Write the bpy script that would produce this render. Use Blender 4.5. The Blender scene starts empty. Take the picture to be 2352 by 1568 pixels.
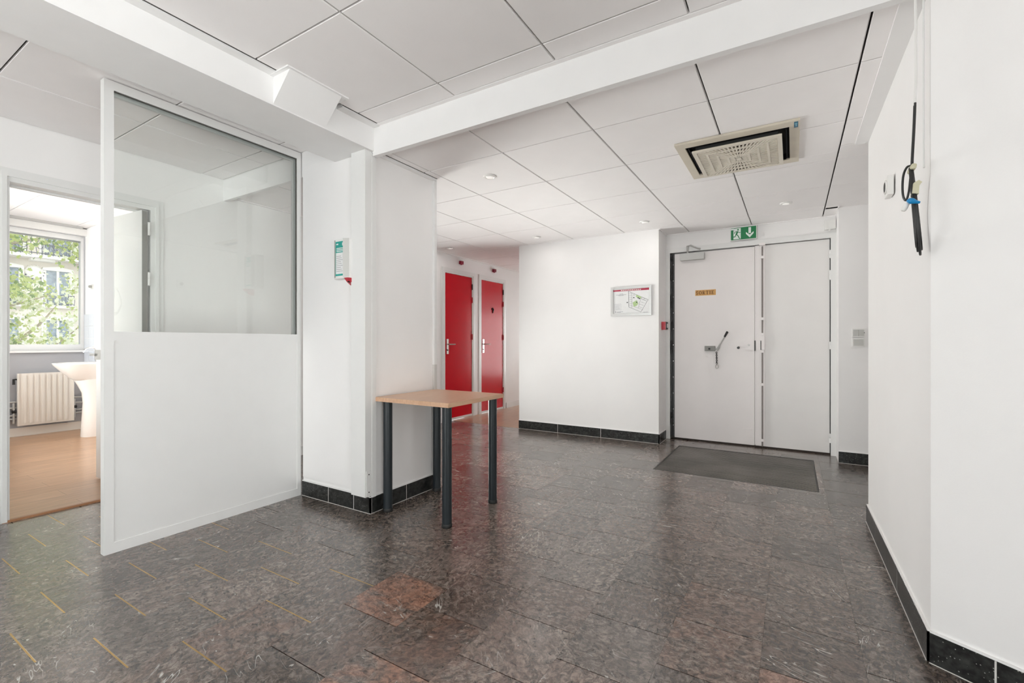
import bpy, bmesh, math, random
from mathutils import Vector, Matrix
random.seed(7)
sc = bpy.context.scene
COL = sc.collection

# ------------------------------------------------------------------ camera, world, daylight, exposure
EYE = 1.12
FPX = 1060.0
YAW = math.atan2(644.0, FPX)
cam = bpy.data.cameras.new('camera')
cam.sensor_fit = 'HORIZONTAL'; cam.sensor_width = 36.0
cam.lens = 36.0 * FPX / 2352.0
cam.shift_y = 2.0 / 2352.0
cam.clip_start = 0.02; cam.clip_end = 300
camo = bpy.data.objects.new('camera', cam); COL.objects.link(camo)
camo.location = (0, 0, EYE); camo.rotation_euler = (math.pi / 2, 0, YAW)
sc.camera = camo

sc.view_settings.view_transform = 'Standard'
sc.view_settings.look = 'None'
sc.view_settings.exposure = 0.14
sc.view_settings.gamma = 1.0
sc.view_settings.use_curve_mapping = False

w = bpy.data.worlds.new('sky'); sc.world = w; w.use_nodes = True
bg = w.node_tree.nodes['Background']
bg.inputs[0].default_value = (0.90, 0.95, 1.0, 1); bg.inputs[1].default_value = 2.4
sc.cycles.max_bounces = 7; sc.cycles.diffuse_bounces = 5; sc.cycles.glossy_bounces = 3
sc.cycles.transparent_max_bounces = 8
sc.cycles.caustics_reflective = False; sc.cycles.caustics_refractive = False
sc.cycles.use_denoising = True
sc.cycles.use_adaptive_sampling = True; sc.cycles.adaptive_threshold = 0.10; sc.cycles.adaptive_min_samples = 12
sc.cycles.sample_clamp_indirect = 6.0

def daylight(name, loc, rot, sx, sy, power, col=(1.0, 0.985, 0.97)):
    l = bpy.data.lights.new(name, 'AREA'); l.shape = 'RECTANGLE'; l.size = sx; l.size_y = sy
    l.energy = power; l.color = col
    o = bpy.data.objects.new(name, l); COL.objects.link(o); o.location = loc; o.rotation_euler = rot
    return o
R = math.radians
# area lights outside unseen windows; left, rear, right and washroom ones are added fill
# (mostly tilted upwards, to brighten the ceilings more than the walls)
daylight('fill_light_left', (-4.95, -1.50, 0.60), (0, R(-145), 0), 1.9, 2.6, 95)
daylight('fill_light_rear', (-1.30, -4.20, 0.60), (R(148), 0, 0), 4.0, 1.9, 200)
daylight('fill_light_right', (2.50, -1.30, 0.60), (0, R(145), 0), 1.9, 3.2, 185)
daylight('daylight_corridor_window', (-2.35, 9.60, 1.00), (R(-112), 0, 0), 2.2, 1.9, 85)
daylight('daylight_passage_window', (-4.95, 3.85, 0.60), (0, R(-145), 0), 1.9, 1.8, 210)
daylight('fill_light_washroom', (-6.2, -0.30, 1.45), (R(92), 0, 0), 2.3, 1.6, 155)

# ------------------------------------------------------------------ materials
MATS = {}
def mat(name, col, rough=0.5, metal=0.0, spec=0.5, noise=0.0, nscale=8.0, bump=0.0, bscale=60.0, coat=0.0, emit=None):
    if name in MATS: return MATS[name]
    m = bpy.data.materials.new(name); m.use_nodes = True; MATS[name] = m
    nt = m.node_tree; b = nt.nodes['Principled BSDF']
    b.inputs['Base Color'].default_value = (*col, 1); b.inputs['Roughness'].default_value = rough
    b.inputs['Metallic'].default_value = metal; b.inputs['Specular IOR Level'].default_value = spec
    b.inputs['Coat Weight'].default_value = coat
    if noise or bump:
        tc = nt.nodes.new('ShaderNodeTexCoord')
    if noise:
        n = nt.nodes.new('ShaderNodeTexNoise'); n.inputs['Scale'].default_value = nscale; n.inputs['Detail'].default_value = 4
        nt.links.new(tc.outputs['Object'], n.inputs['Vector'])
        r = nt.nodes.new('ShaderNodeValToRGB')
        r.color_ramp.elements[0].position = 0.3; r.color_ramp.elements[1].position = 0.7
        r.color_ramp.elements[0].color = (*[c * (1 - noise) for c in col], 1)
        r.color_ramp.elements[1].color = (*[min(1, c * (1 + noise)) for c in col], 1)
        nt.links.new(n.outputs['Fac'], r.inputs[0]); nt.links.new(r.outputs[0], b.inputs['Base Color'])
    if bump:
        n2 = nt.nodes.new('ShaderNodeTexNoise'); n2.inputs['Scale'].default_value = bscale
        nt.links.new(tc.outputs['Object'], n2.inputs['Vector'])
        bp = nt.nodes.new('ShaderNodeBump'); bp.inputs['Strength'].default_value = bump; bp.inputs['Distance'].default_value = 0.002
        nt.links.new(n2.outputs['Fac'], bp.inputs['Height']); nt.links.new(bp.outputs[0], b.inputs['Normal'])
    if emit:
        b.inputs['Emission Color'].default_value = (*emit[0], 1); b.inputs['Emission Strength'].default_value = emit[1]
    return m

PAINT = mat('wall_paint', (0.88, 0.864, 0.858), 0.55, noise=0.012, nscale=3, bump=0.08, bscale=220)
CEILT = mat('ceiling_tile_white', (0.925, 0.898, 0.895), 0.75, noise=0.012, nscale=5, bump=0.10, bscale=300)
BULK = mat('bulkhead_paint', (0.86, 0.85, 0.845), 0.5, noise=0.01)
VOID = mat('ceiling_void', (0.10, 0.095, 0.09), 0.9)
RUNNER = mat('runner_metal', (0.62, 0.60, 0.585), 0.5)
LACQ = mat('white_lacquer', (0.80, 0.795, 0.785), 0.32, noise=0.008)
DOORW = mat('door_paint', (0.875, 0.83, 0.82), 0.38, noise=0.015, nscale=4)
PLAST = mat('white_plastic', (0.82, 0.81, 0.79), 0.35)
PLASTG = mat('grey_plastic', (0.55, 0.545, 0.52), 0.4)
GROUT = mat('white_grout', (0.70, 0.68, 0.65), 0.9)
JOINT = mat('dark_joint', (0.035, 0.025, 0.02), 0.8)
BRASS = mat('brass', (0.52, 0.35, 0.15), 0.30, metal=1.0, noise=0.1, nscale=20)
RED = mat('red_paint', (0.62, 0.008, 0.020), 0.20, spec=0.16)
REDP = mat('red_plastic', (0.50, 0.015, 0.035), 0.3)
DARKM = mat('dark_metal', (0.035, 0.034, 0.034), 0.4, metal=0.6)
LEGM = mat('slate_metal', (0.018, 0.023, 0.027), 0.36, spec=0.35)
BLACKR = mat('black_rubber', (0.012, 0.012, 0.012), 0.55)
CABLE = mat('black_cable', (0.018, 0.018, 0.018), 0.42)
STEEL = mat('steel', (0.62, 0.61, 0.59), 0.3, metal=1.0)
GREYM = mat('grey_painted_metal', (0.27, 0.265, 0.245), 0.45)
SILV = mat('silver_paint', (0.50, 0.495, 0.48), 0.4, metal=0.3)
RODM = mat('rod_metal', (0.24, 0.21, 0.20), 0.4, metal=0.3)
ALU = mat('aluminium', (0.62, 0.62, 0.61), 0.35, metal=0.75)
BEIGE = mat('aged_plastic', (0.66, 0.60, 0.50), 0.5, noise=0.06, nscale=6)
BEIGE2 = mat('grille_plastic', (0.72, 0.665, 0.575), 0.5, noise=0.04)
FILTER = mat('filter_mesh', (0.13, 0.11, 0.085), 0.9, noise=0.15, nscale=15)
PORC = mat('porcelain', (0.84, 0.80, 0.765), 0.12)
CREAM = mat('radiator_enamel', (0.80, 0.75, 0.69), 0.35)
CHROME = mat('chrome', (0.85, 0.86, 0.88), 0.08, metal=1.0)
TEALM = mat('teal_print', (0.02, 0.34, 0.29), 0.4)
PAPER = mat('paper', (0.80, 0.80, 0.80), 0.5)
GREENS = mat('sign_green', (0.008, 0.20, 0.065), 0.4)
SIGNW = mat('sign_white', (0.80, 0.86, 0.82), 0.4)
ORANGE = mat('sign_orange', (0.72, 0.40, 0.13), 0.5, noise=0.05)
BROWNP = mat('print_brown', (0.16, 0.055, 0.012), 0.6)
INK = mat('print_ink', (0.06, 0.06, 0.07), 0.6)
INKG = mat('print_grey', (0.38, 0.38, 0.40), 0.6)
PGREEN = mat('print_green', (0.45, 0.60, 0.30), 0.6)
PRED = mat('print_red', (0.45, 0.03, 0.07), 0.6)
BLUEP = mat('blue_plastic', (0.005, 0.24, 0.55), 0.3)
BLUEST = mat('blue_sticker', (0.005, 0.13, 0.22), 0.4)
TAPE = mat('beige_tape', (0.62, 0.59, 0.42), 0.5)
TILEW = mat('wall_tile_blue_white', (0.60, 0.63, 0.69), 0.2)
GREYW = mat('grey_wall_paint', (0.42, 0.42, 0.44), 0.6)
STONEF = mat('facade_stone', (0.66, 0.60, 0.51), 0.8, noise=0.06, nscale=1.5)
STONEW = mat('facade_trim', (0.78, 0.75, 0.69), 0.8)
ASPH = mat('street', (0.42, 0.41, 0.40), 0.9)
CURT = mat('facade_glass', (0.22, 0.26, 0.29), 0.25, noise=0.35, nscale=4)
IRON = mat('wrought_iron', (0.05, 0.055, 0.07), 0.5)
BARK = mat('bark', (0.40, 0.34, 0.25), 0.9, noise=0.2)
LEAF = mat('leaf', (0.46, 0.52, 0.18), 0.5)
LEAFB = mat('leaf_overexposed', (0.76, 0.77, 0.60), 0.5)  # overexposure of the leaves put into their colour
LEAFC = mat('leaf_dark', (0.20, 0.29, 0.10), 0.5)

def beech():
    m = bpy.data.materials.new('beech_laminate'); m.use_nodes = True
    nt = m.node_tree; b = nt.nodes['Principled BSDF']; b.inputs['Roughness'].default_value = 0.32
    tc = nt.nodes.new('ShaderNodeTexCoord'); mp = nt.nodes.new('ShaderNodeMapping'); mp.inputs['Scale'].default_value = (60, 2.5, 20)
    n = nt.nodes.new('ShaderNodeTexNoise'); n.inputs['Scale'].default_value = 2; n.inputs['Detail'].default_value = 5
    r = nt.nodes.new('ShaderNodeValToRGB')
    r.color_ramp.elements[0].position = .3; r.color_ramp.elements[0].color = (0.60, 0.36, 0.225, 1)
    r.color_ramp.elements[1].position = .75; r.color_ramp.elements[1].color = (0.72, 0.47, 0.315, 1)
    nt.links.new(tc.outputs['Object'], mp.inputs[0]); nt.links.new(mp.outputs[0], n.inputs['Vector'])
    nt.links.new(n.outputs['Fac'], r.inputs[0]); nt.links.new(r.outputs[0], b.inputs['Base Color'])
    return m
BEECH = beech()

def woodfloor():
    m = bpy.data.materials.new('wood_laminate_floor'); m.use_nodes = True
    nt = m.node_tree; L = nt.links; b = nt.nodes['Principled BSDF']; b.inputs['Roughness'].default_value = 0.30
    tc = nt.nodes.new('ShaderNodeTexCoord')
    br = nt.nodes.new('ShaderNodeTexBrick'); br.inputs['Scale'].default_value = 1.0
    br.inputs['Brick Width'].default_value = 1.2; br.inputs['Row Height'].default_value = 0.19
    br.inputs['Mortar Size'].default_value = 0.0012; br.inputs['Mortar'].default_value = (0.22, 0.10, 0.04, 1)
    br.inputs['Color1'].default_value = (0.50, 0.30, 0.175, 1); br.inputs['Color2'].default_value = (0.57, 0.355, 0.215, 1)
    mp0 = nt.nodes.new('ShaderNodeMapping'); mp0.inputs['Rotation'].default_value = (0, 0, R(90))
    L.new(tc.outputs['Object'], mp0.inputs[0]); L.new(mp0.outputs[0], br.inputs['Vector'])
    mp = nt.nodes.new('ShaderNodeMapping'); mp.inputs['Scale'].default_value = (22, 1.6, 1)
    n = nt.nodes.new('ShaderNodeTexNoise'); n.inputs['Scale'].default_value = 2.5; n.inputs['Detail'].default_value = 6; n.inputs['Distortion'].default_value = 0.6
    L.new(tc.outputs['Object'], mp.inputs[0]); L.new(mp.outputs[0], n.inputs['Vector'])
    mx = nt.nodes.new('ShaderNodeMix'); mx.data_type = 'RGBA'; mx.blend_type = 'MULTIPLY'; mx.inputs[0].default_value = 0.55
    r = nt.nodes.new('ShaderNodeValToRGB'); r.color_ramp.elements[0].position = .32; r.color_ramp.elements[0].color = (.55, .5, .45, 1)
    r.color_ramp.elements[1].position = .7; r.color_ramp.elements[1].color = (1.15, 1.12, 1.1, 1)
    L.new(n.outputs['Fac'], r.inputs[0]); L.new(br.outputs[0], mx.inputs[6]); L.new(r.outputs[0], mx.inputs[7])
    L.new(mx.outputs[2], b.inputs['Base Color'])
    return m
WOODF = woodfloor()

def terrazzo():
    m = bpy.data.materials.new('black_terrazzo'); m.use_nodes = True
    nt = m.node_tree; L = nt.links; b = nt.nodes['Principled BSDF']; b.inputs['Roughness'].default_value = 0.28
    tc = nt.nodes.new('ShaderNodeTexCoord')
    oi = nt.nodes.new('ShaderNodeObjectInfo')
    v = nt.nodes.new('ShaderNodeTexVoronoi'); v.inputs['Scale'].default_value = 110; v.inputs['Randomness'].default_value = 1
    L.new(tc.outputs['Object'], v.inputs['Vector'])
    sep = nt.nodes.new('ShaderNodeSeparateColor'); L.new(v.outputs['Color'], sep.inputs[0])
    lt = nt.nodes.new('ShaderNodeMath'); lt.operation = 'LESS_THAN'; lt.inputs[1].default_value = 0.20
    L.new(v.outputs['Distance'], lt.inputs[0])
    gt = nt.nodes.new('ShaderNodeMath'); gt.operation = 'GREATER_THAN'; gt.inputs[1].default_value = 0.70
    L.new(sep.outputs[0], gt.inputs[0])
    mu = nt.nodes.new('ShaderNodeMath'); mu.operation = 'MULTIPLY'; L.new(lt.outputs[0], mu.inputs[0]); L.new(gt.outputs[0], mu.inputs[1])
    n = nt.nodes.new('ShaderNodeTexNoise'); n.inputs['Scale'].default_value = 45; n.inputs['Detail'].default_value = 6
    L.new(tc.outputs['Object'], n.inputs['Vector'])
    r = nt.nodes.new('ShaderNodeValToRGB'); r.color_ramp.elements[0].position = .38; r.color_ramp.elements[0].color = (.006, .006, .006, 1)
    r.color_ramp.elements[1].position = .75; r.color_ramp.elements[1].color = (.045, .047, .044, 1)
    L.new(n.outputs['Fac'], r.inputs[0])
    mx = nt.nodes.new('ShaderNodeMix'); mx.data_type = 'RGBA'; mx.inputs[7].default_value = (.34, .34, .31, 1)
    L.new(mu.outputs[0], mx.inputs[0]); L.new(r.outputs[0], mx.inputs[6]); L.new(mx.outputs[2], b.inputs['Base Color'])
    return m
TERR = terrazzo()

def stone():
    """polished brown-grey limestone; object colour: R = redness, G = lightness, B = amount of white veins"""
    m = bpy.data.materials.new('polished_stone'); m.use_nodes = True
    nt = m.node_tree; L = nt.links; N = nt.nodes.new; b = nt.nodes['Principled BSDF']
    tc = N('ShaderNodeTexCoord'); oi = N('ShaderNodeObjectInfo')
    cmb = N('ShaderNodeCombineXYZ')
    for i, k in enumerate((37.0, 91.0, 53.0)):
        mm = N('ShaderNodeMath'); mm.operation = 'MULTIPLY'; mm.inputs[1].default_value = k
        L.new(oi.outputs['Random'], mm.inputs[0]); L.new(mm.outputs[0], cmb.inputs[i])
    rot = N('ShaderNodeVectorRotate'); rot.rotation_type = 'Z_AXIS'
    am = N('ShaderNodeMath'); am.operation = 'MULTIPLY'; am.inputs[1].default_value = 77.0
    L.new(oi.outputs['Random'], am.inputs[0]); L.new(am.outputs[0], rot.inputs['Angle']); L.new(tc.outputs['Object'], rot.inputs['Vector'])
    add = N('ShaderNodeVectorMath'); L.new(rot.outputs[0], add.inputs[0]); L.new(cmb.outputs[0], add.inputs[1])
    V = add.outputs[0]
    def noise(scale, detail, dist, rough=0.6, vec=None):
        n = N('ShaderNodeTexNoise'); n.inputs['Scale'].default_value = scale; n.inputs['Detail'].default_value = detail
        n.inputs['Distortion'].default_value = dist; n.inputs['Roughness'].default_value = rough
        L.new(vec or V, n.inputs['Vector']); return n
    def ramp(src, stops):
        r = N('ShaderNodeValToRGB'); e = r.color_ramp.elements
        while len(e) < len(stops): e.new(0.5)
        for el, (p, c) in zip(e, stops):
            el.position = p; el.color = (*c, 1) if isinstance(c, tuple) else (c, c, c, 1)
        L.new(src, r.inputs[0]); return r.outputs[0]
    def mix(f, a, bb, mode='MIX'):
        x = N('ShaderNodeMix'); x.data_type = 'RGBA'; x.blend_type = mode
        for s, i in ((f, 0), (a, 6), (bb, 7)):
            if isinstance(s, (int, float)): x.inputs[i].default_value = s
            elif isinstance(s, tuple): x.inputs[i].default_value = (*s, 1)
            else: L.new(s, x.inputs[i])
        return x.outputs[2]
    def math_(op, a, bb):
        x = N('ShaderNodeMath'); x.operation = op
        for s, i in ((a, 0), (bb, 1)):
            if isinstance(s, (int, float)): x.inputs[i].default_value = s
            else: L.new(s, x.inputs[i])
        return x.outputs[0]
    sep = N('ShaderNodeSeparateColor'); L.new(oi.outputs['Color'], sep.inputs[0])
    # stretched coordinates give the bedding its direction
    mp = N('ShaderNodeMapping'); mp.inputs['Scale'].default_value = (1.0, 1.3, 1.0); L.new(V, mp.inputs[0]); VS = mp.outputs[0]
    fine = noise(34, 5, 0.7, 0.76, VS)
    base = ramp(fine.outputs['Fac'], [(0.37, (.026, .020, .017)), (0.44, (.088, .068, .057)), (0.52, (.178, .141, .119)), (0.62, (.31, .255, .22))])
    big = noise(6, 3, 1.2, 0.6)
    base = mix(ramp(big.outputs['Fac'], [(0.40, 0.0), (0.66, 0.45)]), base, (.092, .074, .066))
    # curled fossils and pale shell bits
    cur = noise(42, 2, 1.8, 0.55)
    base = mix(ramp(cur.outputs['Fac'], [(0.61, 0.0), (0.66, 0.30)]), base, (.30, .27, .245))
    base = mix(ramp(cur.outputs['Fac'], [(0.34, 0.40), (0.40, 0.0)]), base, (.024, .021, .02))
    # red and ochre patches
    rn = noise(6, 4, 1.0, 0.65)
    rf = math_('MULTIPLY', ramp(rn.outputs['Fac'], [(0.36, 0.05), (0.58, 0.95)]), sep.outputs[0])
    redc = mix(ramp(fine.outputs['Fac'], [(0.38, 0.0), (0.62, 1.0)]), (.12, .050, .033), (.52, .265, .175))
    base = mix(rf, base, redc)
    # lightness
    li = N('ShaderNodeCombineColor'); [L.new(sep.outputs[1], li.inputs[i]) for i in range(3)]
    base = mix(1.0, base, li.outputs[0], 'MULTIPLY')
    # thin white veins, drawn out, only in places
    mp2 = N('ShaderNodeMapping'); mp2.inputs['Scale'].default_value = (0.7, 3.2, 1.0); L.new(V, mp2.inputs[0])
    vn = noise(4.0, 3, 0.25, 0.55, mp2.outputs[0])
    vf = ramp(vn.outputs['Fac'], [(0.493, 0.0), (0.4985, 1.0), (0.5015, 1.0), (0.507, 0.0)])
    vm = noise(5.0, 2, 0.0)
    vf = math_('MULTIPLY', vf, math_('MULTIPLY', ramp(vm.outputs['Fac'], [(0.54, 0.0), (0.60, 1.0)]), sep.outputs[2]))
    base = mix(vf, base, (.55, .52, .48))
    # white flecks
    fl = noise(13, 3, 2.0, 0.6, VS)
    base = mix(ramp(fl.outputs['Fac'], [(0.70, 0.0), (0.72, 0.9)]), base, (.50, .47, .43))
    L.new(base, b.inputs['Base Color'])
    rr = noise(3, 3, 0)
    L.new(ramp(rr.outputs['Fac'], [(0.3, 0.20), (0.7, 0.30)]), b.inputs['Roughness'])
    b.inputs['Specular IOR Level'].default_value = 0.8
    b.inputs['Coat Weight'].default_value = 0.42; b.inputs['Coat Roughness'].default_value = 0.22; b.inputs['Coat IOR'].default_value = 1.5
    return m
STONE = stone()

def glass(name, tint=(0.985, 1.0, 0.99), ior=1.5):
    m = bpy.data.materials.new(name); m.use_nodes = True
    nt = m.node_tree; nt.nodes.clear(); N = nt.nodes.new; L = nt.links
    out = N('ShaderNodeOutputMaterial'); t = N('ShaderNodeBsdfTransparent'); t.inputs[0].default_value = (*tint, 1)
    g = N('ShaderNodeBsdfGlossy'); g.inputs['Roughness'].default_value = 0.0; g.inputs['Color'].default_value = (1, 1, 1, 1)
    f = N('ShaderNodeFresnel'); f.inputs[0].default_value = ior
    mx = N('ShaderNodeMixShader'); L.new(f.outputs[0], mx.inputs[0]); L.new(t.outputs[0], mx.inputs[1]); L.new(g.outputs[0], mx.inputs[2])
    L.new(mx.outputs[0], out.inputs[0]); return m
GLASS = glass('clear_glass')

def leafmat(m):
    nt = m.node_tree; b = nt.nodes['Principled BSDF']
    c = tuple(b.inputs['Base Color'].default_value)
    tr = nt.nodes.new('ShaderNodeBsdfTranslucent'); tr.inputs[0].default_value = c
    mx = nt.nodes.new('ShaderNodeMixShader'); mx.inputs[0].default_value = 0.5
    out = [n for n in nt.nodes if n.type == 'OUTPUT_MATERIAL'][0]
    nt.links.new(b.outputs[0], mx.inputs[1]); nt.links.new(tr.outputs[0], mx.inputs[2]); nt.links.new(mx.outputs[0], out.inputs[0])
for lm in (LEAF, LEAFB, LEAFC): leafmat(lm)

# ------------------------------------------------------------------ mesh helpers
def box(bm, x0, x1, y0, y1, z0, z1):
    v = [bm.verts.new(p) for p in ((x0, y0, z0), (x1, y0, z0), (x1, y1, z0), (x0, y1, z0), (x0, y0, z1), (x1, y0, z1), (x1, y1, z1), (x0, y1, z1))]
    for f in ((0, 3, 2, 1), (4, 5, 6, 7), (0, 1, 5, 4), (1, 2, 6, 5), (2, 3, 7, 6), (3, 0, 4, 7)):
        bm.faces.new([v[i] for i in f])
    return v
def prism(bm, pts, a, b, axis='z'):
    """extrude a 2-D outline (counter-clockwise) between a and b along an axis"""
    def P(p, t):
        return {'z': (p[0], p[1], t), 'y': (p[0], t, p[1]), 'x': (t, p[0], p[1])}[axis]
    lo = [bm.verts.new(P(p, a)) for p in pts]; hi = [bm.verts.new(P(p, b)) for p in pts]
    n = len(pts)
    bm.faces.new(lo[::-1]); bm.faces.new(hi)
    for i in range(n): bm.faces.new((lo[i], lo[(i + 1) % n], hi[(i + 1) % n], hi[i]))
def tube(bm, pts, rad, seg=8, closed=False):
    pts = [Vector(p) for p in pts]; n = len(pts); rings = []
    rads = rad if isinstance(rad, (list, tuple)) else [rad] * n
    prev = None
    for i, p in enumerate(pts):
        if closed: t = (pts[(i + 1) % n] - pts[i - 1])
        else: t = pts[min(i + 1, n - 1)] - pts[max(i - 1, 0)]
        t.normalize()
        if prev is None:
            a = Vector((0, 0, 1)) if abs(t.z) < 0.9 else Vector((1, 0, 0))
            u = t.cross(a).normalized()
        else:
            u = (prev - t * prev.dot(t)).normalized()
        prev = u; q = t.cross(u)
        rings.append([bm.verts.new(p + (u * math.cos(k * 2 * math.pi / seg) + q * math.sin(k * 2 * math.pi / seg)) * rads[i]) for k in range(seg)])
    m = n if closed else n - 1
    for i in range(m):
        A, B = rings[i], rings[(i + 1) % n]
        for k in range(seg): bm.faces.new((A[k], A[(k + 1) % seg], B[(k + 1) % seg], B[k]))
    if not closed:
        bm.faces.new(rings[0][::-1]); bm.faces.new(rings[-1])
def lathe(bm, prof, c=(0, 0, 0), axis='z', seg=24):
    """prof: (radius, height) pairs"""
    rings = []
    for r, h in prof:
        ring = []
        for k in range(seg):
            a = 2 * math.pi * k / seg; x, y = r * math.cos(a), r * math.sin(a)
            p = {'z': (x, y, h), 'y': (x, h, y), 'x': (h, x, y)}[axis]
            ring.append(bm.verts.new((p[0] + c[0], p[1] + c[1], p[2] + c[2])))
        rings.append(ring)
    for A, B in zip(rings, rings[1:]):
        for k in range(seg): bm.faces.new((A[k], A[(k + 1) % seg], B[(k + 1) % seg], B[k]))
    bm.faces.new(rings[0][::-1]); bm.faces.new(rings[-1])
def bev(bm, w, seg=2, ang=35):
    es = [e for e in bm.edges if len(e.link_faces) == 2 and e.calc_face_angle(0) > R(ang)]
    bmesh.ops.bevel(bm, geom=es, offset=w, segments=seg, profile=0.5, affect='EDGES', clamp_overlap=True)
NEW = bmesh.new
def B(*boxes, bevel=0, seg=2):
    bm = NEW()
    for q in boxes: box(bm, *q)
    if bevel: bev(bm, bevel, seg)
    return bm

WORLD = {}
def obj(name, bm, m, parent=None, smooth=False, at=None):
    """bm in world coordinates; becomes ONE mesh object, child of parent if given"""
    me = bpy.data.meshes.new(name)
    bmesh.ops.recalc_face_normals(bm, faces=bm.faces[:])
    off = Vector((0, 0, 0))
    if parent is not None: off = WORLD[parent.name]
    elif at: off = Vector(at)
    if off.length: bmesh.ops.translate(bm, verts=bm.verts[:], vec=-off)
    bm.to_mesh(me); bm.free()
    if isinstance(m, (list, tuple)):
        for q in m: me.materials.append(q)
    else: me.materials.append(m)
    if smooth:
        for p in me.polygons: p.use_smooth = True
        try: me.set_sharp_from_angle(angle=R(40))
        except Exception: pass
    o = bpy.data.objects.new(name, me); COL.objects.link(o)
    if parent is not None:
        o.parent = parent
    elif at: o.location = at
    WORLD[o.name] = off.copy()
    return o
def thing(name, label, cat, loc, group=None, kind=None):
    o = bpy.data.objects.new(name, None); o.empty_display_size = 0.05
    COL.objects.link(o); o.location = loc; WORLD[o.name] = Vector(loc)
    tag(o, label, cat, group, kind); return o
def tag(o, label=None, cat=None, group=None, kind=None):
    if label: o['label'] = label
    if cat: o['category'] = cat
    if group: o['group'] = group
    if kind: o['kind'] = kind
    return o
def struct(name, bm, m, label, cat, parent=None):
    o = obj(name, bm, m, parent)
    if parent is None: tag(o, label, cat, kind='structure')
    return o
def shared(name, me, loc, parent, color=None):
    o = bpy.data.objects.new(name, me); COL.objects.link(o)
    o.parent = parent; o.location = Vector(loc) - WORLD[parent.name]
    if color: o.color = color
    WORLD[o.name] = Vector(loc); return o

# ------------------------------------------------------------------ dimensions
XL, XR = -4.18, 0.405          # left wall face, right wall face
YB, YD = 5.20, 5.575           # back wall face, entrance door plane
Z1, Z2, Z3, Z4 = 2.375, 2.52, 2.515, 2.60
YR = 2.105                     # ceiling riser, column front
CO = (0.415, 2.147)            # corner where the right wall bends
CD = (0.87, -0.493)            # direction of the bent wall
ROOF = 2.80

# ------------------------------------------------------------------ floors
fl = struct('floor', B((-4.33, 1.75, -3.35, 5.80, -0.10, -0.012)), JOINT, 'polished brown-grey stone tile floor of the entrance hall', 'floor')
MX0, MX1, MY0, MY1 = -1.052, 0.170, 4.135, 5.225    # entrance mat recess
PX, PY, X0 = 0.310, 0.3225, -2.266
def cut(rects, m):
    out = []
    for (a, b, c, d) in rects:
        x0, x1, y0, y1 = max(a, m[0]), min(b, m[1]), max(c, m[2]), min(d, m[3])
        if x0 >= x1 or y0 >= y1: out.append((a, b, c, d)); continue
        if c < y0: out.append((a, b, c, y0))
        if y1 < d: out.append((a, b, y1, d))
        if a < x0: out.append((a, x0, y0, y1))
        if x1 < b: out.append((x1, b, y0, y1))
    return [q for q in out if q[1] - q[0] > 0.012 and q[3] - q[2] > 0.012]
REDT = {(2, 1.325): 0.95, (3, 1.1625): 0.5, (3, 0.84): 0.95, (2, 1.0025): 0.22, (4, 1.325): 0.15, (4, 1.0): 0.3, (1, 0.84): 0.3,
        (6, 1.6475): 0.3, (7, 1.4875): 0.6, (6, 1.9675): 0.25, (5, 0.84): 0.2, (8, 1.33): 0.3, (5, 1.165): 0.15, (7, 1.165): 0.4}
tile_cache = {}
def tile_mesh(wx, wy):
    key = (round(wx, 4), round(wy, 4))
    if key not in tile_cache:
        bm = B((0, wx, 0, wy, -0.012, 0.0))
        top = [e for e in bm.edges if all(v.co.z > -1e-6 for v in e.verts)]
        bmesh.ops.bevel(bm, geom=top, offset=0.0003, segments=1, affect='EDGES')
        bmesh.ops.recalc_face_normals(bm, faces=bm.faces[:])
        me = bpy.data.meshes.new('floor_tile'); bm.to_mesh(me); bm.free(); me.materials.append(STONE); tile_cache[key] = me
    return tile_cache[key]
strip_me = None
rest = NEW()
ntile = 0
rt = random.Random(3)
for k in range(-7, 13):
    xa, xb = X0 + PX * k, X0 + PX * (k + 1)
    ph = 0.027 if k % 2 == 0 else 0.1925
    for j in range(-11, 18):
        ya = ph + PY * j; yb = ya + PY
        brass = (k <= 1 and ya < 1.52); brass_n = (k <= 1 and yb < 1.52)
        g0 = 0.0028 if brass else 0.0018; g1 = 0.0028 if brass_n else 0.0018
        a, b = max(xa, XL) + 0.0002, min(xb, 1.70) - 0.0002
        c, d = max(ya + g0, -3.2), yb - g1
        ymax = 5.20 if xb <= -1.0 else 5.62
        if k == 3: ymax = 5.56
        d = min(d, ymax)
        if a >= b or d - c < 0.02: continue
        if c > 3.5 and a > 1.0: continue
        if a > 0.40 and 2.2 < c < 3.3: continue
        if a > 0.55 and c > 0.9 and c < 3.4: continue
        rects = cut([(a, b, c, d)], (MX0 - .002, MX1 + .002, MY0 - .002, MY1 + .002)) if c > 3.5 else [(a, b, c, d)]
        if c < 0.13:
            for q in rects: box(rest, q[0], q[1], q[2], q[3], -0.012, 0)
            continue
        red = 0.0
        for (kk, yy), rv in REDT.items():
            if kk == k and abs(yy - ya) < 0.03: red = rv
        if red == 0.0: red = rt.choice([0.0, 0.0, 0.0, 0.03, 0.05, 0.07, 0.10, 0.15])
        li = rt.choice([0.66, 0.78, 0.86, 0.92, 0.98, 1.10])
        for q in rects:
            shared('floor_tile', tile_mesh(q[1] - q[0], q[3] - q[2]), (q[0], q[2], 0), fl, (red, li, rt.choice([0.3, 0.6, 1, 1]), 1)); ntile += 1
        if brass and ya > 0.14:
            if strip_me is None:
                bm = B((0, PX - 0.002, -0.0028, 0.0028, -0.012, -0.0002)); strip_me = bpy.data.meshes.new('brass_joint_strip'); bm.to_mesh(strip_me); bm.free(); strip_me.materials.append(BRASS)
            if xa > XL: shared('brass_joint_strip', strip_me, (xa + 0.001, ya, 0), fl)
o = obj('floor_tile_rest', rest, STONE, fl); o['kind'] = 'stuff'; o.color = (0.2, 1, 0.6, 1)

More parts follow.
